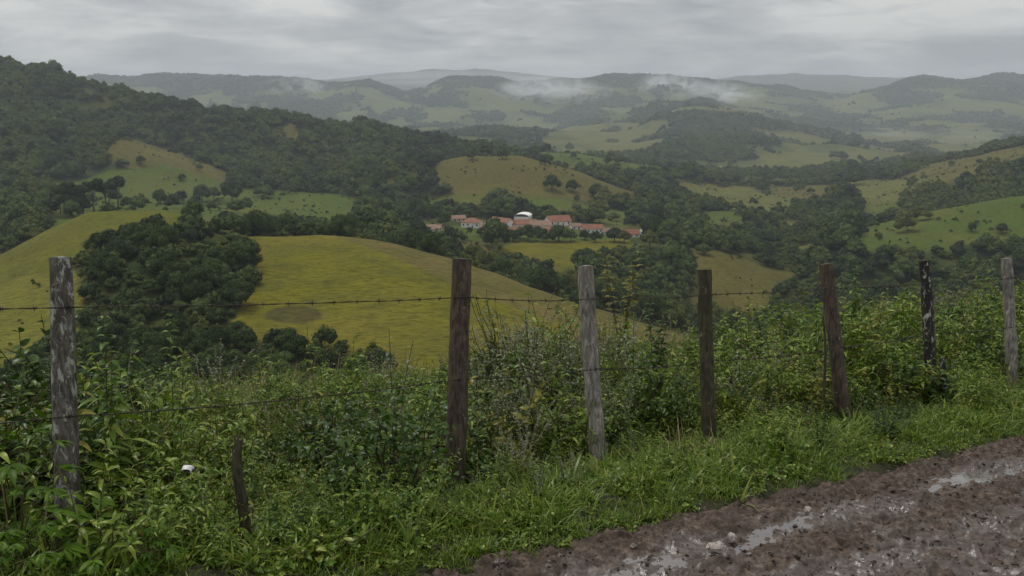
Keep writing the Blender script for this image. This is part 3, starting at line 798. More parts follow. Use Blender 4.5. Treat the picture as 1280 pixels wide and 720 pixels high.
# ------------------------------------------------------------------ village
def house(px, py, ymin, w, d, hw, hr, rot, label, wall='white_wall', roof='roof_red', nwin=4, arch=False, hip=False, name='house', cat='house', group='houses of the village in the valley'):
    x, y, z = hit(px, py, ymin)
    root = thing(name, (x, y, z - .2), label, cat, group, rot)
    mb = MB()
    mb.box((0, 0, hw / 2), (w, d, hw))
    if not arch and not hip:                                     # gable triangles under the roof
        for sx in (-1, 1):
            X = sx * (w / 2 - .02)
            mb.add([[X, -d/2, hw], [X, d/2, hw], [X, .01, hw + hr - .1], [X, -.01, hw + hr - .1]], [[0, 1, 2, 3]])
    link('wall', mb.mesh('wall', [M[wall]], False), root)
    rb = MB(); ov = .55; th = .18
    if arch:
        t = np.linspace(0, math.pi, 13); pr = []
        for X in (-w/2 - .3, w/2 + .3):
            for q in (1.0, .96):
                pr.append(np.stack([np.full(13, X), -np.cos(t) * (d / 2 + .3) * q, hw + np.sin(t) * hr * q], 1))
        a, b, c, e = pr
        V = np.concatenate([a, b, c, e]); i = np.arange(12)
        Qs = [np.stack([i, i+1, 27+i, 26+i], 1), np.stack([13+i, 39+i, 40+i, 14+i], 1), np.stack([i, 13+i, 14+i, i+1], 1), np.stack([26+i, 27+i, 40+i, 39+i], 1)]
        rb.add(V, np.concatenate(Qs))
    else:
        e = w / 2 + ov; f = d / 2 + ov; rx = max(.2, w / 2 - d / 2) if hip else e
        dz = hr * ov / (d / 2)
        top = [[-e, -f, hw - dz], [e, -f, hw - dz], [rx, 0, hw + hr], [-rx, 0, hw + hr], [-e, f, hw - dz], [e, f, hw - dz]]
        bot = [[p[0], p[1], p[2] + th] for p in top]
        Q = [[6, 7, 8, 9], [10, 9, 8, 11], [0, 3, 2, 1], [4, 5, 2, 3], [0, 1, 7, 6], [4, 10, 11, 5], [0, 6, 9, 3], [3, 9, 10, 4], [1, 2, 8, 7], [2, 5, 11, 8]]
        if hip: Q += [[6, 9, 10, 10], [7, 11, 8, 8]]; Q = Q[:-2]
        rb.add(np.array(top + bot), Q)
        if hip:
            rb.add([[-e, -f, hw-dz+th], [-rx, 0, hw+hr+th], [-rx, .01, hw+hr+th], [-e, f, hw-dz+th]], [[0, 1, 2, 3]])
            rb.add([[e, -f, hw-dz+th], [e, f, hw-dz+th], [rx, .01, hw+hr+th], [rx, 0, hw+hr+th]], [[0, 1, 2, 3]])
    link('roof', rb.mesh('roof', [M[roof]], False), root)
    for k in range(nwin):
        X = (k + .5) / nwin * w - w / 2
        if k == nwin // 2:
            b = MB(); b.box((X, -d/2 - .02, 1.05), (1.1, .12, 2.1)); link('door', b.mesh('door', [M['door_wood']], False), root); continue
        b = MB(); b.box((X, -d/2 - .02, hw * .55), (1.1, .10, 1.2)); link('window', b.mesh('window', [M['dark_pane']], False), root)
    for q in (-.22, .22):
        b = MB(); b.box((w/2 + .02, q * d, hw * .55), (.10, 1.0, 1.2)); link('window', b.mesh('window', [M['dark_pane']], False), root)
    return root
house(508, 270, 520, 9.5, 8, 2.8, 2.4, .2, 'small terracotta roofed house at the far left of the village', 'cream_wall', 'roof_brown', 3, hip=True)
house(528, 289, 500, 16, 8, 2.2, 2.3, -.1, 'low house with a faded clay roof at the village left, below the others', 'cream_wall', 'roof_brown', 4, hip=True)
house(556, 271, 560, 22, 7, 1.8, 1.4, -.05, 'long low shed with a pale roof behind the trees', 'cream_wall', 'roof_pale', 5, name='shed', cat='shed')
house(590, 284, 500, 13, 9, 4.2, 2.4, -.25, 'white house with red hip roof left of the long village complex', nwin=4, hip=True)
house(627, 285, 500, 17, 10, 4.4, 3.2, -.7, 'white walled house with red gable roof beginning the complex', nwin=5)
house(655, 286, 500, 17, 9, 4.2, 2.8, .10, 'long red roofed white building left of the middle of the village', nwin=5)
house(676, 287, 505, 15, 9, 4.0, 2.6, -.10, 'long red roofed white building right of the middle of the village', 'white_wall', 'roof_brown', 5)
house(654, 276, 575, 13, 11, 4.0, 2.2, 1.35, 'white building with an arched white roof behind the red roofs', roof='white_wall', nwin=3, arch=True, name='hall', cat='hall')
house(697, 281, 540, 17, 11, 3.6, 3.6, .35, 'red roofed house with white gable at the right end of the complex', nwin=4)
house(740, 291, 500, 14, 8, 3.6, 2.4, .05, 'separate white house with red gable roof right of the complex', nwin=5)
house(787, 296, 500, 11.5, 8, 2.6, 2.6, .2, 'small red roofed house at the right edge of the village', nwin=3)
house(573, 276, 520, 10, 7, 2.4, 2.0, .3, 'small brown roofed outhouse right of the pale shed', 'cream_wall', 'roof_brown', 3)
house(545, 288, 490, 8, 6, 2.2, 1.8, -.4, 'small clay roofed hut right of the low faded house', 'cream_wall', 'roof_brown', 2)
house(610, 288, 490, 9, 6, 2.6, 2.0, -.2, 'small white outbuilding between the hip roofed house and the complex', 'white_wall', 'roof_brown', 3)
house(643, 291, 480, 11, 6, 2.4, 1.8, .15, 'low white annex in front of the long village roof, left', 'white_wall', 'roof_red', 3)
house(684, 291, 480, 12, 6, 2.4, 1.8, .05, 'low white annex in front of the long village roof, right', 'white_wall', 'roof_red', 4)
house(762, 293, 490, 8, 6, 2.4, 1.8, -.2, 'small white cottage between the two right hand red roofs', 'white_wall', 'roof_brown', 2)
house(500, 281, 500, 8, 6, 2.2, 1.8, .5, 'small brown roofed cottage among trees at the far left edge of the village', 'cream_wall', 'roof_brown', 2)
house(532, 268, 560, 8, 6, 2.4, 1.8, -.3, 'small clay roofed cottage behind the trees left of the pale shed', 'cream_wall', 'roof_brown', 2)
house(719, 286, 510, 7, 6, 2.4, 1.8, .3, 'tiny white cottage between the complex and the separate red roofed house', 'white_wall', 'roof_brown', 2)
house(804, 293, 520, 4.5, 4, 2.6, 1.2, .2, 'tiny white hut beside the large spreading tree', roof='roof_pale', nwin=2, name='hut', cat='hut')
FG = 'far farmhouses'
house(905, 212, 1250, 16, 9, 4, 2.5, .1, 'far white farmhouse left in the misty valley', roof='roof_pale', nwin=3, group=FG)

# ------------------------------------------------------------------ fence posts
POSTS = [ # top px, base px, distance along the axis, width px, material, label
 ((76, 322), (84, 690), 4.50, 29, 'post_grey', 'thick grey post with white lichen, leftmost and nearest of the fence', .10),
 ((580, 324), (567, 590), 5.87, 25, 'post_brown', 'dark brown weathered post beside the dark shrub', .05),
 ((735, 333), (748, 560), 6.50, 20, 'post_pale', 'pale grey bleached post between the two brown posts', .05),
 ((881, 337), (888, 575), 7.20, 18, 'post_moss', 'straight mossy brown post right of the pale one', .02),
 ((1031, 330), (1061, 560), 8.10, 17, 'post_brown', 'brown post leaning clearly to the left', .03),
 ((1154, 326), (1166, 510), 9.05, 14, 'post_black', 'blackened post with white flecks beside the short dark stub', .04),
 ((1257, 323), (1265, 500), 10.0, 13, 'post_pale', 'slim pale brown post, rightmost of the fence', .04)]
def cam_pt(px, py, dep):
    u, f, w = ray(px, py)
    return np.array([u * dep, f * dep, CAMZ + w * dep])
POST_TOPS = []
for k, (tp, bp, dep, wpx, mt, lb, rough) in enumerate(POSTS):
    T = cam_pt(*tp, dep); B = cam_pt(*bp, dep)
    gz = float(near_z(B[0], B[1]))
    # the foot goes into the bank
    f = (gz - .12 - T[2]) / (B[2] - T[2]); B = T + (B - T) * f
    h = np.linalg.norm(T - B); rad = wpx * dep / FPX / 2
    r = np.random.default_rng(900 + k); n = 70; sides = 22
    t = np.linspace(0, 1, n)
    bend = np.stack([np.sin(t * 3.0 + k) * .018, np.cos(t * 2.3 + k * 2) * .012, t * 0], 1) - np.stack([np.full(n, math.sin(k) * .018), np.full(n, math.cos(k * 2) * .012), t * 0], 1) * (1 - t[:, None])
    pts = (B - B)[None] + t[:, None] * (T - B)[None] + bend * (1 if k not in (0, 3) else .4)
    th = np.arange(sides) * 2 * math.pi / sides
    wob = 1 + .24 * perlin(np.cos(th)[None] * 1.3 + k * 7, np.sin(th)[None] * 1.3 + t[:, None] * 1.6, 90) \
        + .13 * perlin(np.cos(th)[None] * 4 + k, np.sin(th)[None] * 4 + t[:, None] * 5, 91) + .10 * perlin(th[None] * 3.5, t[:, None] * 9 + k, 93)
    crack = np.exp(-((th[None] - (4.0 + .25 * np.sin(t[:, None] * 4))) / .16) ** 2) * smooth(.2, .5, t)[:, None]
    wob = wob - .32 * crack
    mb = MB(); mb.tube(pts, rad * (1.08 - .14 * t), sides, 0, True, wob)
    o = link('fence_post', mb.mesh('fence_post', [M[mt]])); o.location = B
    tag(o, lb, 'fence post', 'posts of the wire fence')
    POST_TOPS.append((B, T, rad, o))
def on_post(k, frac):        # point on the road side of the post
    B, T, rad, o = POST_TOPS[k]
    p = B + (T - B) * frac
    nrm = np.array([RS, -1, 0]) / RN
    return p + nrm * (rad * 1.05 + .004)
def wire(fracs, sag, label, ext_l, ext_r, seed, nb):
    P = [on_post(k, f) for k, f in fracs]
    d0 = (P[0] - P[1]) / np.linalg.norm(P[0] - P[1]); d1 = (P[-1] - P[-2]) / np.linalg.norm(P[-1] - P[-2])
    if ext_l: P = [P[0] + d0 * ext_l + np.array([0, 0, .02])] + P
    if ext_r: P = P + [P[-1] + d1 * ext_r]
    pts = []
    r = np.random.default_rng(seed)
    for a, b in zip(P[:-1], P[1:]):
        n = 60; sg = sag * r.uniform(.6, 1.3)
        for q in np.linspace(0, 1, n, endpoint=False): pts.append(a + (b - a) * q - np.array([0, 0, 4 * sg * q * (1 - q)]))
    pts.append(P[-1]); pts = np.array(pts)
    pts[:, 2] += .004 * perlin(np.arange(len(pts)) * .13, np.zeros(len(pts)) + seed, 5)
    mb = MB(); ph = np.arange(len(pts)) * 1.1
    for q in (0, math.pi):
        off = np.stack([np.cos(ph + q) * .0012, np.zeros(len(ph)), np.sin(ph + q) * .0022], 1)
        mb.tube(pts + off, .0021, 5)
    o = link('barbed_wire', mb.mesh('barbed_wire', [M['wire']])); tag(o, label, 'barbed wire', 'strands of the wire fence')
    seg = np.concatenate([[0], np.cumsum(np.linalg.norm(np.diff(pts, axis=0), axis=1))])
    bm = MB(); tt = np.linspace(0, 4 * math.pi, 20)
    bm.tube(np.stack([np.linspace(-.008, .008, 20), np.cos(tt) * .0055, np.sin(tt) * .0055], 1), .0022, 5)
    for sg_ in ((.006, .016, .014), (.004, -.014, -.016), (-.006, .014, -.014), (-.004, -.016, .014)):
        bm.tube([(sg_[0], 0, 0), sg_], [.0022, .0012], 5)
    bme = bm.mesh('barb', [M['wire']])
    pos = np.arange(.06, seg[-1], seg[-1] / nb)
    for q in pos:
        c = np.array([np.interp(q, seg, pts[:, i]) for i in range(3)])
        b = D.objects.new('barb', bme); COL.objects.link(b); b.parent = o; b.location = c
        b.rotation_euler = (r.uniform(0, 6.28), 0, math.atan2(RS, 1))
    return o
TF = lambda k, px_y: None
def frac_at(k, py):
    tp, bp = POSTS[k][0], POSTS[k][1]
    B, T, rad, o = POST_TOPS[k]
    full = (bp[1] - tp[1])
    Bpy = project(B[0], B[1], B[2])[1]
    return float((Bpy - py) / (Bpy - tp[1]))
wire([(0, frac_at(0, 381)), (1, frac_at(1, 369)), (2, frac_at(2, 371)), (3, frac_at(3, 366)), (4, frac_at(4, 358)), (5, frac_at(5, 352)), (6, frac_at(6, 346))], .018,
     'upper barbed wire strand running along the tops of the posts', 2.2, 2.0, 3, 96)
wire([(0, frac_at(0, 516)), (1, frac_at(1, 470)), (2, frac_at(2, 458)), (3, frac_at(3, 448)), (4, frac_at(4, 432)), (5, frac_at(5, 415)), (6, frac_at(6, 407))], .02,
     'lower barbed wire strand half hidden in the weeds', 2.2, 2.0, 8, 96)
# staples that hold the wires
sb = MB(); tt = np.linspace(0, math.pi, 8)
sb.tube(np.stack([np.cos(tt) * .006, -np.sin(tt) * .010, np.zeros(8)], 1), .0016, 5)
sme = sb.mesh('staple', [M['wire']])
for k in range(7):
    for py in ((381, 369, 371, 366, 358, 352, 346)[k], (516, 470, 458, 448, 432, 415, 407)[k]):
        p = on_post(k, frac_at(k, py)); B, T, rad, o = POST_TOPS[k]
        s = D.objects.new('staple', sme); COL.objects.link(s); s.parent = o; s.location = p - B; s.rotation_euler = (0, math.pi / 2, math.atan2(RS, 1))

def stub(px, pyt, pyb, dep, wpx, mt, label, name='stake', lean=0.0, jag=.03):
    T = cam_pt(px + lean, pyt, dep); B = cam_pt(px, pyb, dep); gz = float(near_z(B[0], B[1]))
    B[2] = min(B[2], gz - .05); n = 26; t = np.linspace(0, 1, n); sides = 12
    r = np.random.default_rng(int(px)); th = np.arange(sides) * 2 * math.pi / sides
    wob = 1 + .35 * perlin(np.cos(th)[None] * 1.5 + px, np.sin(th)[None] * 1.5 + t[:, None] * 4, 95) + .15 * r.normal(size=(n, sides)) * .5
    pts = t[:, None] * (T - B); pts[:, 0] += .012 * np.sin(t * 7 + px)
    rad = wpx * dep / FPX / 2
    mb = MB(); mb.tube(pts, rad * (1.1 - .35 * t ** 3), sides, 0, True, wob)
    if jag:                                          # splintered top
        for q in range(4):
            a = q * 1.6; b0 = pts[-1] + np.array([math.cos(a), math.sin(a), 0]) * rad * .45 - np.array([0, 0, .02])
            mb.tube([b0, b0 + np.array([math.cos(a) * .008, math.sin(a) * .008, jag * r.uniform(.6, 2)])], [rad * .4, .002], 5)
    o = link(name, mb.mesh(name, [M[mt]])); o.location = B
    return tag(o, label, 'stake')
stub(301, 549, 640, 4.45, 13, 'post_moss', 'short rotten dark stump standing in the weeds near the road', 'broken_post', -3)
stub(1179, 449, 500, 9.0, 10, 'post_black', 'short black stub right beside the blackened post', 'broken_post', 1)
stub(1033, 395, 560, 8.0, 3.2, 'post_moss', 'thin dark stick standing just left of the leaning brown post', 'stake', -4, 0)

# ------------------------------------------------------------------ plants of the verge
def rnd_unit(r, n, zlo=-.2, zhi=.8):
    th = r.uniform(0, 6.283, n); z = r.uniform(zlo, zhi, n)
    return np.stack([np.cos(th), np.sin(th), z], 1)
UPV = np.array([0, 0, 1.])
def weed_mb(seed, h, stems, per, lL, lW, shape, spread, mleaf=0, mstem=1, droop=.35, whorl=1, topbud=0, K=5):
    r = np.random.default_rng(seed); mb = MB()
    for s in range(stems):
        th = r.uniform(0, 6.283); le = h * r.uniform(.65, 1.05); out = spread * r.uniform(.2, 1.0)
        b0 = np.array([math.cos(th), math.sin(th), 0]) * r.uniform(0, .06)
        t = np.linspace(0, 1, 7)
        pts = b0 + np.stack([math.cos(th) * out * t ** 1.5, math.sin(th) * out * t ** 1.5, le * t], 1) + .012 * r.normal(size=(7, 3)) * t[:, None]
        mb.tube(pts, np.linspace(.0042, .0014, 7), 4, mstem, False)
        q = np.sort(r.uniform(.10, 1.0, per))
        if whorl > 1: q = np.repeat(np.linspace(.12, .98, max(2, per // whorl)), whorl)
        n = len(q)
        B = np.stack([np.interp(q, t, pts[:, i]) for i in range(3)], 1)
        a = np.arange(n) * 2.399 + r.uniform(-.4, .4, n) + th
        if whorl > 1: a = np.arange(n) * (6.283 / whorl) + np.repeat(np.arange(n // whorl + 1), whorl)[:n] * .8 + r.uniform(-.2, .2, n)
        up = .15 + .75 * q ** 2 + r.normal(size=n) * .18
        d = np.stack([np.cos(a), np.sin(a), up], 1)
        nr = UPV + .45 * r.normal(size=(n, 3))
        sc = (1.05 - .6 * q ** 2) * r.uniform(.65, 1.25, n)
        leaf_batch(mb, B, d, nr, lL * sc, lW * sc, droop * r.uniform(.4, 1.5, n), K, shape, .2, mleaf)
    return mb
def palm_mb(seed, h, n, lL, lW, fingers=5, spread=.25):
    """plant of big hand-shaped leaves on long stalks"""
    r = np.random.default_rng(seed); mb = MB()
    for k in range(n):
        th = k * 2.399 + r.uniform(-.3, .3); q = (k + .5) / n
        e = np.array([math.cos(th) * spread * r.uniform(.5, 1.2), math.sin(th) * spread * r.uniform(.5, 1.2), h * (.25 + .75 * q) * r.uniform(.85, 1.1)])
        mid = e * np.array([.35, .35, .75])
        mb.tube([np.zeros(3), mid, e], [.004, .003, .002], 4, 1, False)
        od = np.array([math.cos(th), math.sin(th), -.25 + .3 * q])
        sd = np.array([-math.sin(th), math.cos(th), 0])
        ang = np.linspace(-1.25, 1.25, fingers)
        d = np.cos(ang)[:, None] * od + np.sin(ang)[:, None] * sd + .08 * r.normal(size=(fingers, 3))
        sc = (1 - .25 * np.abs(ang)) * r.uniform(.8, 1.15)
        leaf_batch(mb, np.repeat(e[None], fingers, 0), d, np.repeat(UPV[None], fingers, 0) + .15 * r.normal(size=(fingers, 3)), lL * sc, lW * sc, .35, 6, 'lance', .15, 0)
    return mb
def tuft_mb(seed, n, h, w, lean, mat_dry=.0):
    r = np.random.default_rng(seed); mb = MB()
    B = np.concatenate([r.normal(size=(n, 2)) * .035, np.zeros((n, 1))], 1)
    th = r.uniform(0, 6.283, n); l = lean * r.uniform(.2, 1.2, n)
    d = np.stack([np.cos(th) * l, np.sin(th) * l, np.ones(n)], 1)
    nr = np.stack([np.cos(th + 3.14), np.sin(th + 3.14), np.full(n, .3)], 1)
    dry = r.uniform(size=n) < mat_dry
    Lh = h * r.uniform(.45, 1.15, n)
    for msk, m in ((~dry, 0), (dry, 1)):
        leaf_batch(mb, B[msk], d[msk], nr[msk], Lh[msk], w * r.uniform(.6, 1.2, msk.sum()), r.uniform(.15, .75, msk.sum()), 5, 'blade', 0, m)
    return mb
def seedgrass_mb(seed, n, h):
    r = np.random.default_rng(seed); mb = MB()
    for k in range(n):
        th = r.uniform(0, 6.283); o = r.uniform(.05, .28); le = h * r.uniform(.7, 1.1)
        t = np.linspace(0, 1, 6)
        pts = np.stack([np.cos(th) * o * t ** 2, np.sin(th) * o * t ** 2, le * (t - .06 * t ** 3)], 1)
        mb.tube(pts, np.linspace(.0022, .0010, 6), 3, 1, False)
        m_ = 26; q = r.uniform(.74, 1, m_)
        B = np.stack([np.interp(q, t, pts[:, i]) for i in range(3)], 1)
        d = rnd_unit(r, m_, .2, 1.2)
        leaf_batch(mb, B, d, rnd_unit(r, m_, -1, 1), .026 * (1.6 - q), .006, .5, 3, 'lance', 0, 2)
        m2 = 4; q = r.uniform(.05, .6, m2); B = np.stack([np.interp(q, t, pts[:, i]) for i in range(3)], 1)
        leaf_batch(mb, B, rnd_unit(r, m2, .5, 1.4), rnd_unit(r, m2, -.2, .5), .22, .007, .7, 5, 'blade', 0, 0)
    return mb
def shrub_mb(seed, h, w, nb, nl, lL, lW):
    r = np.random.default_rng(seed); st = MB(); lf = MB()
    for k in range(nb):
        th = r.uniform(0, 6.283); rr = w * .5 * math.sqrt(r.uniform(0, 1)); le = h * r.uniform(.55, 1.0) * (1 - .35 * (rr / (w * .5)) ** 2)
        t = np.linspace(0, 1, 6)
        pts = np.stack([math.cos(th) * rr * t ** .8, math.sin(th) * rr * t ** .8, le * t ** 1.1], 1) + .03 * r.normal(size=(6, 3)) * t[:, None]
        st.tube(pts, np.linspace(.009, .002, 6), 5, 0, False)
        n = nl; q = 1 - r.uniform(0, 1, n) ** 1.6 * .85
        B = np.stack([np.interp(q, t, pts[:, i]) for i in range(3)], 1) + .05 * r.normal(size=(n, 3))
        d = rnd_unit(r, n, -.4, .7)
        leaf_batch(lf, B, d, UPV + .5 * r.normal(size=(n, 3)), lL * r.uniform(.6, 1.2, n), lW * r.uniform(.6, 1.2, n), .3, 5, 'ovate', .15, 0)
    return st, lf
Wm = [M['weed'], M['stem']]; Wy = [M['weed_yellow'], M['stem']]; Wd = [M['weed_dark'], M['twig']]; Wg = [M['weed_grey'], M['stem']]
protos = []
for k in range(3): protos.append(weed_mb(400 + k, .55, 7, 20, .108, .025, 'lance', .34, droop=.65, K=6).mesh('weed', Wm))          # 0-2
for k in range(3): protos.append(weed_mb(410 + k, .46, 8, 16, .062, .034, 'ovate', .30).mesh('weed', Wm))          # 3-5
for k in range(2): protos.append(weed_mb(420 + k, .60, 8, 22, .060, .018, 'lance', .28).mesh('weed', Wg))          # 6-7
for k in range(2): protos.append(weed_mb(430 + k, .50, 8, 20, .070, .036, 'ovate', .32).mesh('weed', Wd))          # 8-9
for k in range(2): protos.append(palm_mb(440 + k, .50, 14, .095, .028).mesh('weed', [M['broad'], M['stem']]))                           # 10-11
for k in range(2): protos.append(weed_mb(450 + k, .50, 6, 18, .080, .028, 'lance', .28).mesh('weed', Wy))          # 12-13
for k in range(2): protos.append(seedgrass_mb(460 + k, 14, .72).mesh('weed', [M['grass'], M['dry'], M['seed']]))    # 14-15
ucol = proto_collection('undergrowth', protos)
gpro = []
for k in range(3): gpro.append(tuft_mb(500 + k, 34, .17, .0060, .9).mesh('tuft', [M['grass'], M['dry']]))           # short verge grass
for k in range(3): gpro.append(tuft_mb(510 + k, 30, .34, .0075, .75, .12).mesh('tuft', [M['grass'], M['dry']]))     # long grass
for k in range(2): gpro.append(tuft_mb(520 + k, 30, .40, .0060, .7, .6).mesh('tuft', [M['grass'], M['dry']]))       # straw coloured
for k in range(2): gpro.append(weed_mb(530 + k, .10, 6, 8, .045, .022, 'ovate', .14).mesh('tuft', Wm))             # creeping herbs
for k in range(3): gpro.append(tuft_mb(540 + k, 20, .20, .0130, 1.1).mesh('tuft', [M['grass'], M['dry']]))          # broad arching grass, 10-12
gcol = proto_collection('grass', gpro)

r = np.random.default_rng(21)
def pts_in(r0, r1, s0, s1, n):
    R = r.uniform(r0, r1, n); S = r.uniform(s0, s1, n); x, y = xy_of(R, S)
    px, py = project(x, y, near_z(x, y))
    k = (y > 1.5) & (px > -260) & (px < 1560) & (py < 1000)
    return x[k], y[k], R[k], S[k]
def surf_z(x, y):
    z = ground_z(x, y)
    return np.where(y > 13.2, terr_z(x, np.maximum(y, 13.1)), z)

def hscale(px):      # growth is higher on the left and far right, lower in the middle
    return np.interp(px, [-200, 0, 150, 260, 420, 560, 640, 720, 830, 960, 1100, 1280, 1500], [1.1, 1.1, .95, .72, .70, .85, .85, .80, .62, .74, .98, 1.1, 1.15])
UP_, UI, UR, US = [], [], [], []
def add_weeds(x, y, idx, base, var=.25):
    n = len(x); z = surf_z(x, y); px, py = project(x, y, z)
    s = base * hscale(px) * r.lognormal(0, var, n)
    UP_.append(np.stack([x, y, z - .02], 1)); UI.append(idx)
    UR.append(np.stack([r.normal(size=n) * .14, r.normal(size=n) * .14, r.uniform(0, 6.28, n)], 1)); US.append(np.stack([s, s, s], 1))
# main weed belt
x, y, R_, S_ = pts_in(-9, 16, .25, 4.6, 4900)
edge = .46 + .34 * fbm(R_ * .9, S_ * 0, 81, 3)
k = S_ > edge; x, y, R_, S_ = x[k], y[k], R_[k], S_[k]
px, py = project(x, y, near_z(x, y))
nz = fbm(x * .8, y * .8, 83, 3); nz2 = fbm(x * .6, y * .6, 86, 3)
idx = np.where(nz > .24, r.integers(3, 6, len(x)), r.integers(0, 3, len(x)))
idx = np.where((nz2 > .24) | (r.uniform(size=len(x)) < .05), r.integers(8, 10, len(x)), idx)
gm = np.exp(-((px - 690) / 105) ** 2)
idx = np.where(r.uniform(size=len(x)) < .55 * gm, r.integers(6, 8, len(x)), idx)
idx = np.where(r.uniform(size=len(x)) < np.where((px < 240) & (S_ < 1.4), .16, .0), r.integers(10, 12, len(x)), idx)
idx = np.where(r.uniform(size=len(x)) < np.where(px > 900, .16, .07), r.integers(12, 14, len(x)), idx)
idx = np.where(r.uniform(size=len(x)) < .025 + .10 * gm, r.integers(14, 16, len(x)), idx)
taper = np.maximum(.20, .40 + .55 * fbm(R_ * 1.3, S_ * 1.3, 88, 3)) + .12 + .68 * smooth(.9, 2.2, S_)
taper = taper + np.where(S_ < 1.6, .22, 0) * (smooth(560, 440, px) * smooth(120, 220, px))
pp = np.min(np.abs(px[:, None] - np.array([84, 567, 748, 888, 1061, 1166, 1265])[None]), 1)
taper = np.where((S_ < 1.30) & (pp < 34), np.minimum(taper, .34), taper)
taper *= np.where(px < 620, 1 - .30 * smooth(1.8, 2.8, S_), 1)
x0, y0 = x, y
UPn = len(x); add_weeds(x, y, idx, 1.0 * taper)
# bank behind, sinking away
x, y, R_, S_ = pts_in(-12, 30, 4.4, 13, 2600)
n = len(x); add_weeds(x, y, np.where(r.uniform(size=n) < .35, r.integers(14, 16, n), np.where(r.uniform(size=n) < .5, r.integers(0, 6, n), r.integers(6, 8, n))), np.where(project(x, y, near_z(x, y))[0] < 640, .42, .70))
UPa = np.concatenate(UP_); UIa = np.concatenate(UI); URa = np.concatenate(UR); USa = np.concatenate(US)
scatter('undergrowth', ucol, UPa, UIa, URa, USa, 'dense leafy green weeds along the wire fence')
# grasses
GP, GI, GS = [], [], []
def add_grass(x, y, idx, base):
    n = len(x); z = surf_z(x, y); s = base * r.lognormal(0, .22, n)
    GP.append(np.stack([x, y, z - .01], 1)); GI.append(idx); GS.append(np.stack([s, s, s], 1))
x, y, R_, S_ = pts_in(-8, 17, -.16, 1.25, 8600)
edge = -.02 + .16 * fbm(R_ * 1.6, S_ * 0, 64, 4) + .13 * np.abs(r.normal(size=len(x))) * (.5 + fbm(R_ * .8, S_ * 0, 98, 2))
k = (S_ > edge) & (fbm(x * 2.6, y * 2.6, 97, 2) < .42 + .5 * (S_ < .15)); x, y, S_ = x[k], y[k], S_[k]; n = len(x)
idx = np.where(r.uniform(size=n) < .16, r.integers(8, 10, n), np.where(S_ + .25 * r.normal(size=n) > .45, r.integers(10, 13, n), r.integers(0, 3, n)))
add_grass(x, y, idx, (.70 + .25 * smooth(0, .6, S_)) * (1 + .45 * fbm(x * 1.6, y * 1.6, 89, 3)))
x, y, R_, S_ = pts_in(-9, 18, 1.0, 5.5, 5200); n = len(x)
add_grass(x, y, np.where(r.uniform(size=n) < .15, r.integers(6, 8, n), np.where(r.uniform(size=n) < .5, r.integers(3, 6, n), r.integers(10, 13, n))), .85)
x, y, R_, S_ = pts_in(-14, 34, 5.2, 15, 6500); n = len(x)
add_grass(x, y, np.where(r.uniform(size=n) < .62, r.integers(6, 8, n), r.integers(3, 6, n)), 1.2)
GPa = np.concatenate(GP); n = len(GPa)
scatter('grass', gcol, GPa, np.concatenate(GI), np.stack([r.normal(size=n) * .08, r.normal(size=n) * .08, r.uniform(0, 6.28, n)], 1), np.concatenate(GS), 'green grass of the verge and the bank')

# plants one can tell apart
def ground_pt(px, dep_s):
    """point on the bank at photo column px, at distance s from the road edge"""
    R = np.linspace(-12, 25, 4000); x, y = xy_of(R, np.full_like(R, dep_s)); z = near_z(x, y)
    ok = y > .5
    q, _ = project(x, y, z); i = np.argmin(np.where(ok, np.abs(q - px), 1e9))
    return float(x[i]), float(y[i]), float(z[i])
def plant(px, s, mb, mats, label, name, cat, group=None, rz=0, scl=1.0):
    x, y, z = ground_pt(px, s)
    root = thing(name, (x, y, z - .02), label, cat, group, rz)
    for part, m_, mt in mb:
        o = link(part, m_.mesh(part, mt), root); o.scale = (scl,) * 3
    return root
def split_weed(seed, **kw):
    """tall single weed: stem mesh and leaves mesh"""
    r2 = np.random.default_rng(seed); st = MB(); lf = MB()
    h = kw['h']
    for sidx in range(kw.get('stems', 1)):
        th = r2.uniform(0, 6.283); o = kw.get('spread', .1) * r2.uniform(.3, 1); le = h * r2.uniform(.8, 1.0) if sidx else h
        t = np.linspace(0, 1, 10)
        pts = np.stack([np.cos(th) * o * t ** 1.6 + .012 * np.sin(t * 6 + seed), np.sin(th) * o * t ** 1.6, le * t], 1)
        st.tube(pts, np.linspace(.0060, .0020, 10), 5, 0, False)
        pairs = kw.get('pairs', 16)
        q = np.repeat(np.linspace(.22, .985, pairs), kw.get('per', 2)); n = len(q)
        B = np.stack([np.interp(q, t, pts[:, i]) for i in range(3)], 1)
        per = kw.get('per', 2)
        a = np.tile(np.arange(per) * 6.283 / per, pairs) + np.repeat(np.arange(pairs) * kw.get('twist', 1.3), per) + r2.uniform(-.25, .25, n)
        d = np.stack([np.cos(a), np.sin(a), .35 + .5 * q ** 3 + .1 * r2.normal(size=n)], 1)
        sc = np.where(q > .8, 1 - (q - .8) / .2 * .65, 1.0) * r2.uniform(.8, 1.2, n)
        leaf_batch(lf, B, d, UPV + .2 * r2.normal(size=(n, 3)), kw['lL'] * sc, kw['lW'] * sc, kw.get('droop', .7), 6, kw.get('shape', 'lance'), .2, 0)
    return st, lf
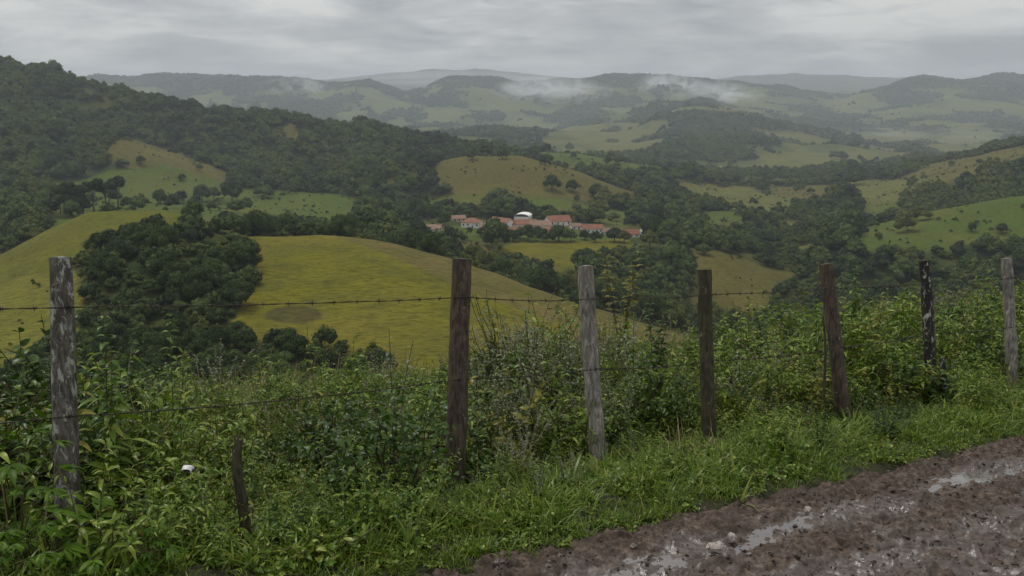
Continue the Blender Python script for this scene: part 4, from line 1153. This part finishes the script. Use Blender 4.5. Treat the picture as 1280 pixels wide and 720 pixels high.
TALL = [
 (146, 1.75, 1.16, .11, .024, 'weed', 'tall leafy weed stalk rising just right of the thick lichened post', 2),
 (98, 1.55, .98, .10, .022, 'weed_yellow', 'yellow tipped weed stalk close against the thick lichened post', 1),
 (219, 2.0, 1.10, .09, .020, 'weed', 'slim weed stalk with drooping leaves against the dark wood', 1),
 (30, 1.5, .70, .11, .028, 'weed', 'leafy weed stalk left of the thick lichened post', 2),
 (408, 2.2, .92, .05, .020, 'weed_yellow', 'yellowish upright stalk standing over the straw grass', 1),
 (500, 1.9, .95, .06, .020, 'weed_grey', 'thin grey green stalk above the dark shrub', 2),
 (535, 1.9, .68, .06, .022, 'weed', 'thin stalk just left of the dark brown weathered post', 1),
 (640, 2.2, .80, .06, .018, 'weed_grey', 'grey green stalk midway between dark brown post and pale post', 2),
 (668, 1.8, .78, .06, .018, 'weed_grey', 'grey green stalk left of the pale bleached post', 3),
 (705, 2.4, .95, .07, .020, 'weed_grey', 'tall grey green stalk close left of the pale bleached post', 2),
 (790, 2.4, .90, .07, .022, 'weed_grey', 'tall grey stalk right of the pale bleached post', 2),
 (817, 2.5, 1.10, .10, .028, 'weed_dark', 'dark tall weed midway between pale post and mossy post', 3),
 (925, 2.2, .85, .06, .018, 'weed_grey', 'pale stalk just right of the straight mossy post', 1),
 (960, 2.0, .80, .07, .022, 'weed', 'green stalk between the mossy post and the leaning post', 2),
 (1016, 2.2, 1.05, .08, .030, 'weed', 'tall leafy weed behind the thin dark stick', 2),
 (1062, 2.6, 1.32, .09, .032, 'weed', 'tallest leafy weed right of the leaning brown post', 3),
 (1085, 2.4, 1.15, .09, .030, 'weed_yellow', 'tall yellow green weed right of the leaning brown post', 2),
 (1125, 2.1, .95, .08, .024, 'weed', 'leafy weed just left of the blackened post', 2),
 (1200, 2.0, .98, .07, .024, 'weed_yellow', 'yellowish weed between the blackened post and the slim pale post', 2),
 (1226, 2.2, 1.02, .08, .024, 'weed_grey', 'pale weed stalk just left of the slim rightmost post', 2),
]
for i, (px, s, h, lL, lW, mt, lb, st_) in enumerate(TALL):
    st, lf = split_weed(700 + i, h=h + .17, lL=lL * 1.1, lW=lW * 1.45, stems=st_, spread=.16, pairs=int(h / .055), per=2)
    plant(px, s, [('stem', st, [M['stem']]), ('leaves', lf, [M[mt]])], None, lb, 'tall_weed', 'weed', 'tall weeds along the fence')
# shrubs
for i, (px, s, h, w, nb, nl, lL, lW, mt, lb) in enumerate([
  (492, 1.15, .82, 1.15, 34, 34, .060, .036, 'weed_dark', 'dark rounded shrub in front of the fence left of the dark brown post'),
  (690, 2.3, .78, 1.2, 30, 30, .050, .018, 'weed_grey', 'silvery grey shrub between the dark brown post and the pale post'),
  (1146, 1.45, .60, .75, 26, 30, .085, .034, 'weed_dark', 'dark leafy shrub at the foot of the blackened post'),
  (818, 2.1, .72, .8, 24, 28, .075, .030, 'weed_dark', 'dark shrub under the tall dark weed by the mossy post'),
  (1085, 2.0, .80, .9, 26, 30, .070, .030, 'weed', 'light green shrub behind the foot of the leaning brown post')]):
    st, lf = shrub_mb(800 + i, h, w, nb, nl, lL, lW)
    plant(px, s, [('branches', st, [M['twig']]), ('leaves', lf, [M[mt]])], None, lb, 'shrub', 'shrub', 'shrubs along the fence')
# slender yellow green sapling beyond the fence
st, lf = split_weed(760, h=1.75, lL=.11, lW=.046, stems=5, spread=.42, pairs=17, per=2, droop=.45, shape='ovate')
plant(774, 4.2, [('stem', st, [M['twig']]), ('leaves', lf, [M['weed_yellow']])], None, 'yellow green sapling behind the fence right of the pale bleached post', 'sapling', 'sapling')
# big broad leaved plants in the near left corner
for i, (px, s, h, sc, lb) in enumerate([(128, .95, .36, 1.0, 'broad leaved plant with hand shaped leaves right of the thick post foot'), (60, .80, .34, 1.1, 'broad leaved plant with hand shaped leaves at the thick post foot'),
     (20, 1.0, .55, 1.2, 'tall broad leaved plant at the left edge of the verge'), (150, .62, .26, .9, 'low broad leaved plant near the grass, right of the thick post'), (5, .62, .30, 1.1, 'low broad leaved plant in the near left corner'),
     (190, 1.1, .40, .9, 'broad leaved plant between the thick post and the rotten stump')]):
    mb = palm_mb(850 + i, h, 18, .088, .029, 6, .24)
    V = np.concatenate(mb.V); Qa = np.concatenate(mb.Q); Ma = np.concatenate(mb.M)
    x, y, z = ground_pt(px, s)
    root = thing('broadleaf_weed', (x, y, z - .02), lb, 'weed', 'broad leaved weeds in the left corner')
    for m_, nm, mt in ((0, 'leaves', M['broad']), (1, 'stem', M['stem'])):
        ql = Qa[Ma == m_]; u, inv = np.unique(ql, return_inverse=True)
        o = link(nm, mesh_from(nm, V[u], inv.reshape(-1, 4), [mt]), root); o.scale = (sc,) * 3

# ------------------------------------------------------------------ stones, scrap
def stone(px, py, w, h, mt, label, seed, name='stone', cat='stone', group='stones on the mud road'):
    u, f, q = ray(px, py)
    t = CAMZ / (-q - .024 * u - .141 * f); x, y = u * t, f * t
    z = float(plane_z(x, y)) + .012
    r2 = np.random.default_rng(seed); nu, nv = 14, 9
    th = np.linspace(0, 6.283, nu, endpoint=False); ph = np.linspace(.05, math.pi - .05, nv)
    U = np.stack([np.sin(ph)[:, None] * np.cos(th), np.sin(ph)[:, None] * np.sin(th), np.repeat(np.cos(ph)[:, None], nu, 1)], -1)
    k = 1 + .45 * perlin(U[..., 0] * 1.7 + seed, U[..., 1] * 1.7 + U[..., 2] * 1.3, seed) + .15 * perlin(U[..., 0] * 5, U[..., 1] * 5 + U[..., 2] * 4, seed)
    U = np.sign(U) * np.abs(U) ** .8 * k[..., None] * np.array([w * .5, w * .36, h * .6])
    i = np.arange(nv - 1)[:, None] * nu; j = np.arange(nu)[None]; j2 = (j + 1) % nu
    mb = MB(); mb.add(U, np.stack([i + j, i + nu + j, i + nu + j2, i + j2], -1))
    o = link(name, mb.mesh(name, [M[mt]], False)); o.location = (x, y, z + h * .12); o.rotation_euler = (0, 0, r2.uniform(0, 6.28))
    tag(o, label, cat, group)
stone(895, 689, .10, .05, 'stone', 'pale flat stone in the first rut of the mud road', 1)
stone(915, 676, .06, .04, 'stone', 'small pale stone just behind the flat stone in the rut', 2)
stone(624, 712, .07, .06, 'clod', 'dark clod of earth at the near grass edge of the road', 3, 'clod', 'clod', None)
stone(1010, 640, .05, .03, 'stone', 'small grey stone further along the rut', 5)
# loose bits of stone and clod trodden into the mud
def pebble(seed, mt):
    r2 = np.random.default_rng(seed); nu, nv = 8, 6
    th = np.linspace(0, 6.283, nu, endpoint=False); ph = np.linspace(.08, math.pi - .08, nv)
    U = np.stack([np.sin(ph)[:, None] * np.cos(th), np.sin(ph)[:, None] * np.sin(th), np.repeat(np.cos(ph)[:, None], nu, 1)], -1)
    U = U * (1 + .30 * r2.normal(size=U.shape[:2])[..., None] * .7) * np.array([1, .75, .55]) * .5
    i = np.arange(nv - 1)[:, None] * nu; j = np.arange(nu)[None]; j2 = (j + 1) % nu
    mb = MB(); mb.add(U, np.stack([i + j, i + nu + j, i + nu + j2, i + j2], -1)); return mb.mesh('pebble', [M[mt]], False)
M['clod2'] = var('wet_clod', (.022, .015, .011), (.085, .063, .050), 30, .5)
M['grit'] = var('grit', (.10, .08, .068), (.19, .155, .13), 14, .55)
pc = proto_collection('rubble', [pebble(960 + k, 'grit' if k == 3 else 'clod2') for k in range(6)])
n = 9500; rr = r.uniform(-2.5, 9, n); ss = -3.4 * r.uniform(0, 1, n) ** 1.1 + .02; hr = road_h(rr, ss); xx, yy = xy_of(rr, ss)
sz = np.minimum(.045, r.lognormal(-4.35, .5, n))
scatter('rubble', pc, np.stack([xx, yy, plane_z(xx, yy) + hr + .012 + sz * .10], 1), r.integers(0, 6, n), r.uniform(0, 6.28, (n, 3)) * np.array([.1, .1, 1]), np.stack([sz] * 3, 1), 'bits of stone and clods trodden into the mud road')
x, y, z = ground_pt(236, .95)
c = cam_pt(236, 588, 4.25)
mb = MB(); t = np.linspace(0, 1, 9); a = np.linspace(0, 2.4, 9)
V = []
for q in np.linspace(-.03, .03, 5):
    V.append(np.stack([np.cos(a) * .032 - .01, np.full(9, q) + .006 * np.sin(a * 3), np.sin(a) * .028 + .008 * np.cos(q * 80)], 1))
V = np.array(V); i = np.arange(4)[:, None] * 9; j = np.arange(8)[None]
mb.add(V, np.stack([i + j, i + j + 1, i + 9 + j + 1, i + 9 + j], -1))
root = thing('litter_scrap', c, 'crumpled white and dark scrap caught in the weeds by the rotten stump', 'litter')
link('shell', mb.mesh('shell', [M['white_scrap']]), root); root.scale = (.8, .8, .8)
mb2 = MB(); mb2.add(V * np.array([.8, .9, .7]) - np.array([.006, 0, .008]), np.stack([i + j, i + 9 + j, i + 9 + j + 1, i + j + 1], -1))
link('lining', mb2.mesh('lining', [M['dark_scrap']]), root)

# ------------------------------------------------------------------ air
def volume_mat(name, density, color, aniso=.2, noise_scale=None):
    t = NT(name); v = t.n('ShaderNodeVolumePrincipled')
    v.inputs['Color'].default_value = (*color, 1); v.inputs['Density'].default_value = density
    v.inputs['Anisotropy'].default_value = aniso; v.inputs['Density Attribute'].default_value = ''
    t.l(v.outputs[0], t.out.inputs['Volume'])
    return t, v
mb = MB(); mb.box((0, 0, 130), (48000, 29000, 700))
t, v = volume_mat('haze', 1.15e-4, (.76, .83, .92))
o = link('haze', mb.mesh('haze', [t.m], False)); tag(o, 'grey damp haze filling the valley', kind='stuff')
def wisp(px, py, y, wx, wy, wz, dens, label, seed):
    x, yy, z = at_depth(px, py, y)
    th = np.linspace(0, 6.283, 20, endpoint=False); ph = np.linspace(.02, math.pi - .02, 12)
    U = np.stack([np.sin(ph)[:, None] * np.cos(th), np.sin(ph)[:, None] * np.sin(th), np.repeat(np.cos(ph)[:, None], 20, 1)], -1)
    i = np.arange(11)[:, None] * 20; j = np.arange(20)[None]; j2 = (j + 1) % 20
    mb = MB(); mb.add(U, np.stack([i + j, i + 20 + j, i + 20 + j2, i + j2], -1))
    t, v = volume_mat('mist', dens, (.97, .98, 1.0), .1)
    co = t.coord('Object')
    ln = t.n('ShaderNodeVectorMath'); ln.operation = 'LENGTH'; t.l(co, ln.inputs[0])
    n = t.noise(1.9, t.coord('Object', (1.5, 1, .8)), 5, .62, 1.1); n.node.noise_dimensions = '4D'; n.node.inputs['W'].default_value = seed
    f = t.math('MULTIPLY', t.ramp(n, [(.44, 0.), (.66, 1.)]), t.ramp(ln.outputs['Value'], [(.25, 1.), (.98, 0.)]))
    t.l(t.math('MULTIPLY', f, dens), v.inputs['Density'])
    o = link('mist', mb.mesh('mist', [t.m])); o.location = (x, yy, z); o.scale = (wx, wy, wz)
    tag(o, label, kind='stuff')
wisp(366, 118, 5200, 260, 260, 115, .016, 'torn white mist on the far left ridge', 1.3)
wisp(410, 128, 5000, 260, 240, 45, .009, 'thin mist trailing down the far left slope', 3.3)
wisp(690, 114, 5000, 360, 300, 95, .014, 'white mist bank over the middle far ridge', 2.9)
wisp(838, 112, 5200, 240, 260, 115, .017, 'mist rising off the ridge right of the middle', 5.1)
wisp(895, 118, 4900, 280, 260, 80, .011, 'mist trailing along the ridge towards the right', 6.4)
wisp(560, 98, 6800, 1100, 500, 70, .0022, 'faint mist behind the middle far ridge', 7.7)
wisp(1100, 168, 3300, 620, 420, 42, .0009, 'faint mist lying in the right far valley', 9.4)

# ------------------------------------------------------------------ sky, sun, camera
SUN_EL, SUN_AZ = math.radians(66), math.radians(-40)
w = D.worlds.new('World'); scene.world = w; w.use_nodes = True
nt = w.node_tree; nt.nodes.clear()
class WN(NT):
    def __init__(self, tree): self.t = tree
t = WN(nt)
out = t.n('ShaderNodeOutputWorld'); bg = t.n('ShaderNodeBackground')
sky = t.n('ShaderNodeTexSky'); sky.sky_type = 'NISHITA'; sky.sun_disc = False
sky.sun_elevation = SUN_EL; sky.sun_rotation = SUN_AZ
bg.inputs['Strength'].default_value = .1
co = t.n('ShaderNodeTexCoord').outputs['Generated']
sx = t.n('ShaderNodeSeparateXYZ'); t.l(co, sx.inputs[0])
zc = t.math('MAXIMUM', sx.outputs[2], 0.0)
# a cloud deck seen in perspective, with broad soft bases
den = t.math('ADD', zc, .13)
cb = t.n('ShaderNodeCombineXYZ'); t.l(t.math('DIVIDE', sx.outputs[0], den), cb.inputs[0]); t.l(t.math('DIVIDE', sx.outputs[1], den), cb.inputs[1])
n1 = t.noise(.75, cb.outputs[0], 5, .5, .9); n2 = t.noise(3.2, cb.outputs[0], 6, .6, .6)
cl = t.math('ADD', t.math('MULTIPLY', n1, .66), t.math('MULTIPLY', n2, .34))
cc = t.ramp(cl, [(.39, (2.45, 2.49, 2.60)), (.50, (3.65, 3.63, 3.62)), (.62, (5.5, 5.36, 5.12))])
# overcast skies grow brighter towards the zenith
zen = t.math('ADD', t.math('MULTIPLY', zc, 1.1), 1.0)
cv = t.mix(1.0, cc, (1, 1, 1), 'MULTIPLY')
vm = t.n('ShaderNodeVectorMath'); vm.operation = 'SCALE'; t.l(cv, vm.inputs[0]); t.l(zen, vm.inputs['Scale'])
mx = t.mix(.94, sky.outputs[0], vm.outputs[0])
t.l(mx, bg.inputs['Color']); t.l(bg.outputs[0], out.inputs[0])

sun = D.lights.new('sun', 'SUN'); sun.energy = 1.45; sun.angle = math.radians(12); sun.color = (1, .97, .92)
so = D.objects.new('sun', sun); COL.objects.link(so)
so.rotation_euler = (math.pi / 2 - SUN_EL, 0, -SUN_AZ + math.pi)

cam = D.cameras.new('camera'); cam.sensor_width = 36; cam.lens = 36 * FPX / 1280; cam.clip_start = .05; cam.clip_end = 60000
cobj = D.objects.new('camera', cam); COL.objects.link(cobj)
cobj.location = (0, 0, CAMZ); cobj.rotation_euler = (math.pi / 2 - PITCH, 0, 0)
scene.camera = cobj
scene.view_settings.view_transform = 'Standard'; scene.view_settings.look = 'None'
scene.view_settings.exposure = .36; scene.view_settings.gamma = 1
cy = scene.cycles
cy.max_bounces = 5; cy.diffuse_bounces = 1; cy.glossy_bounces = 2; cy.transmission_bounces = 2; cy.volume_bounces = 1; cy.transparent_max_bounces = 4
cy.use_denoising = True
cy.caustics_reflective = False; cy.caustics_refractive = False
cy.volume_max_steps = 96
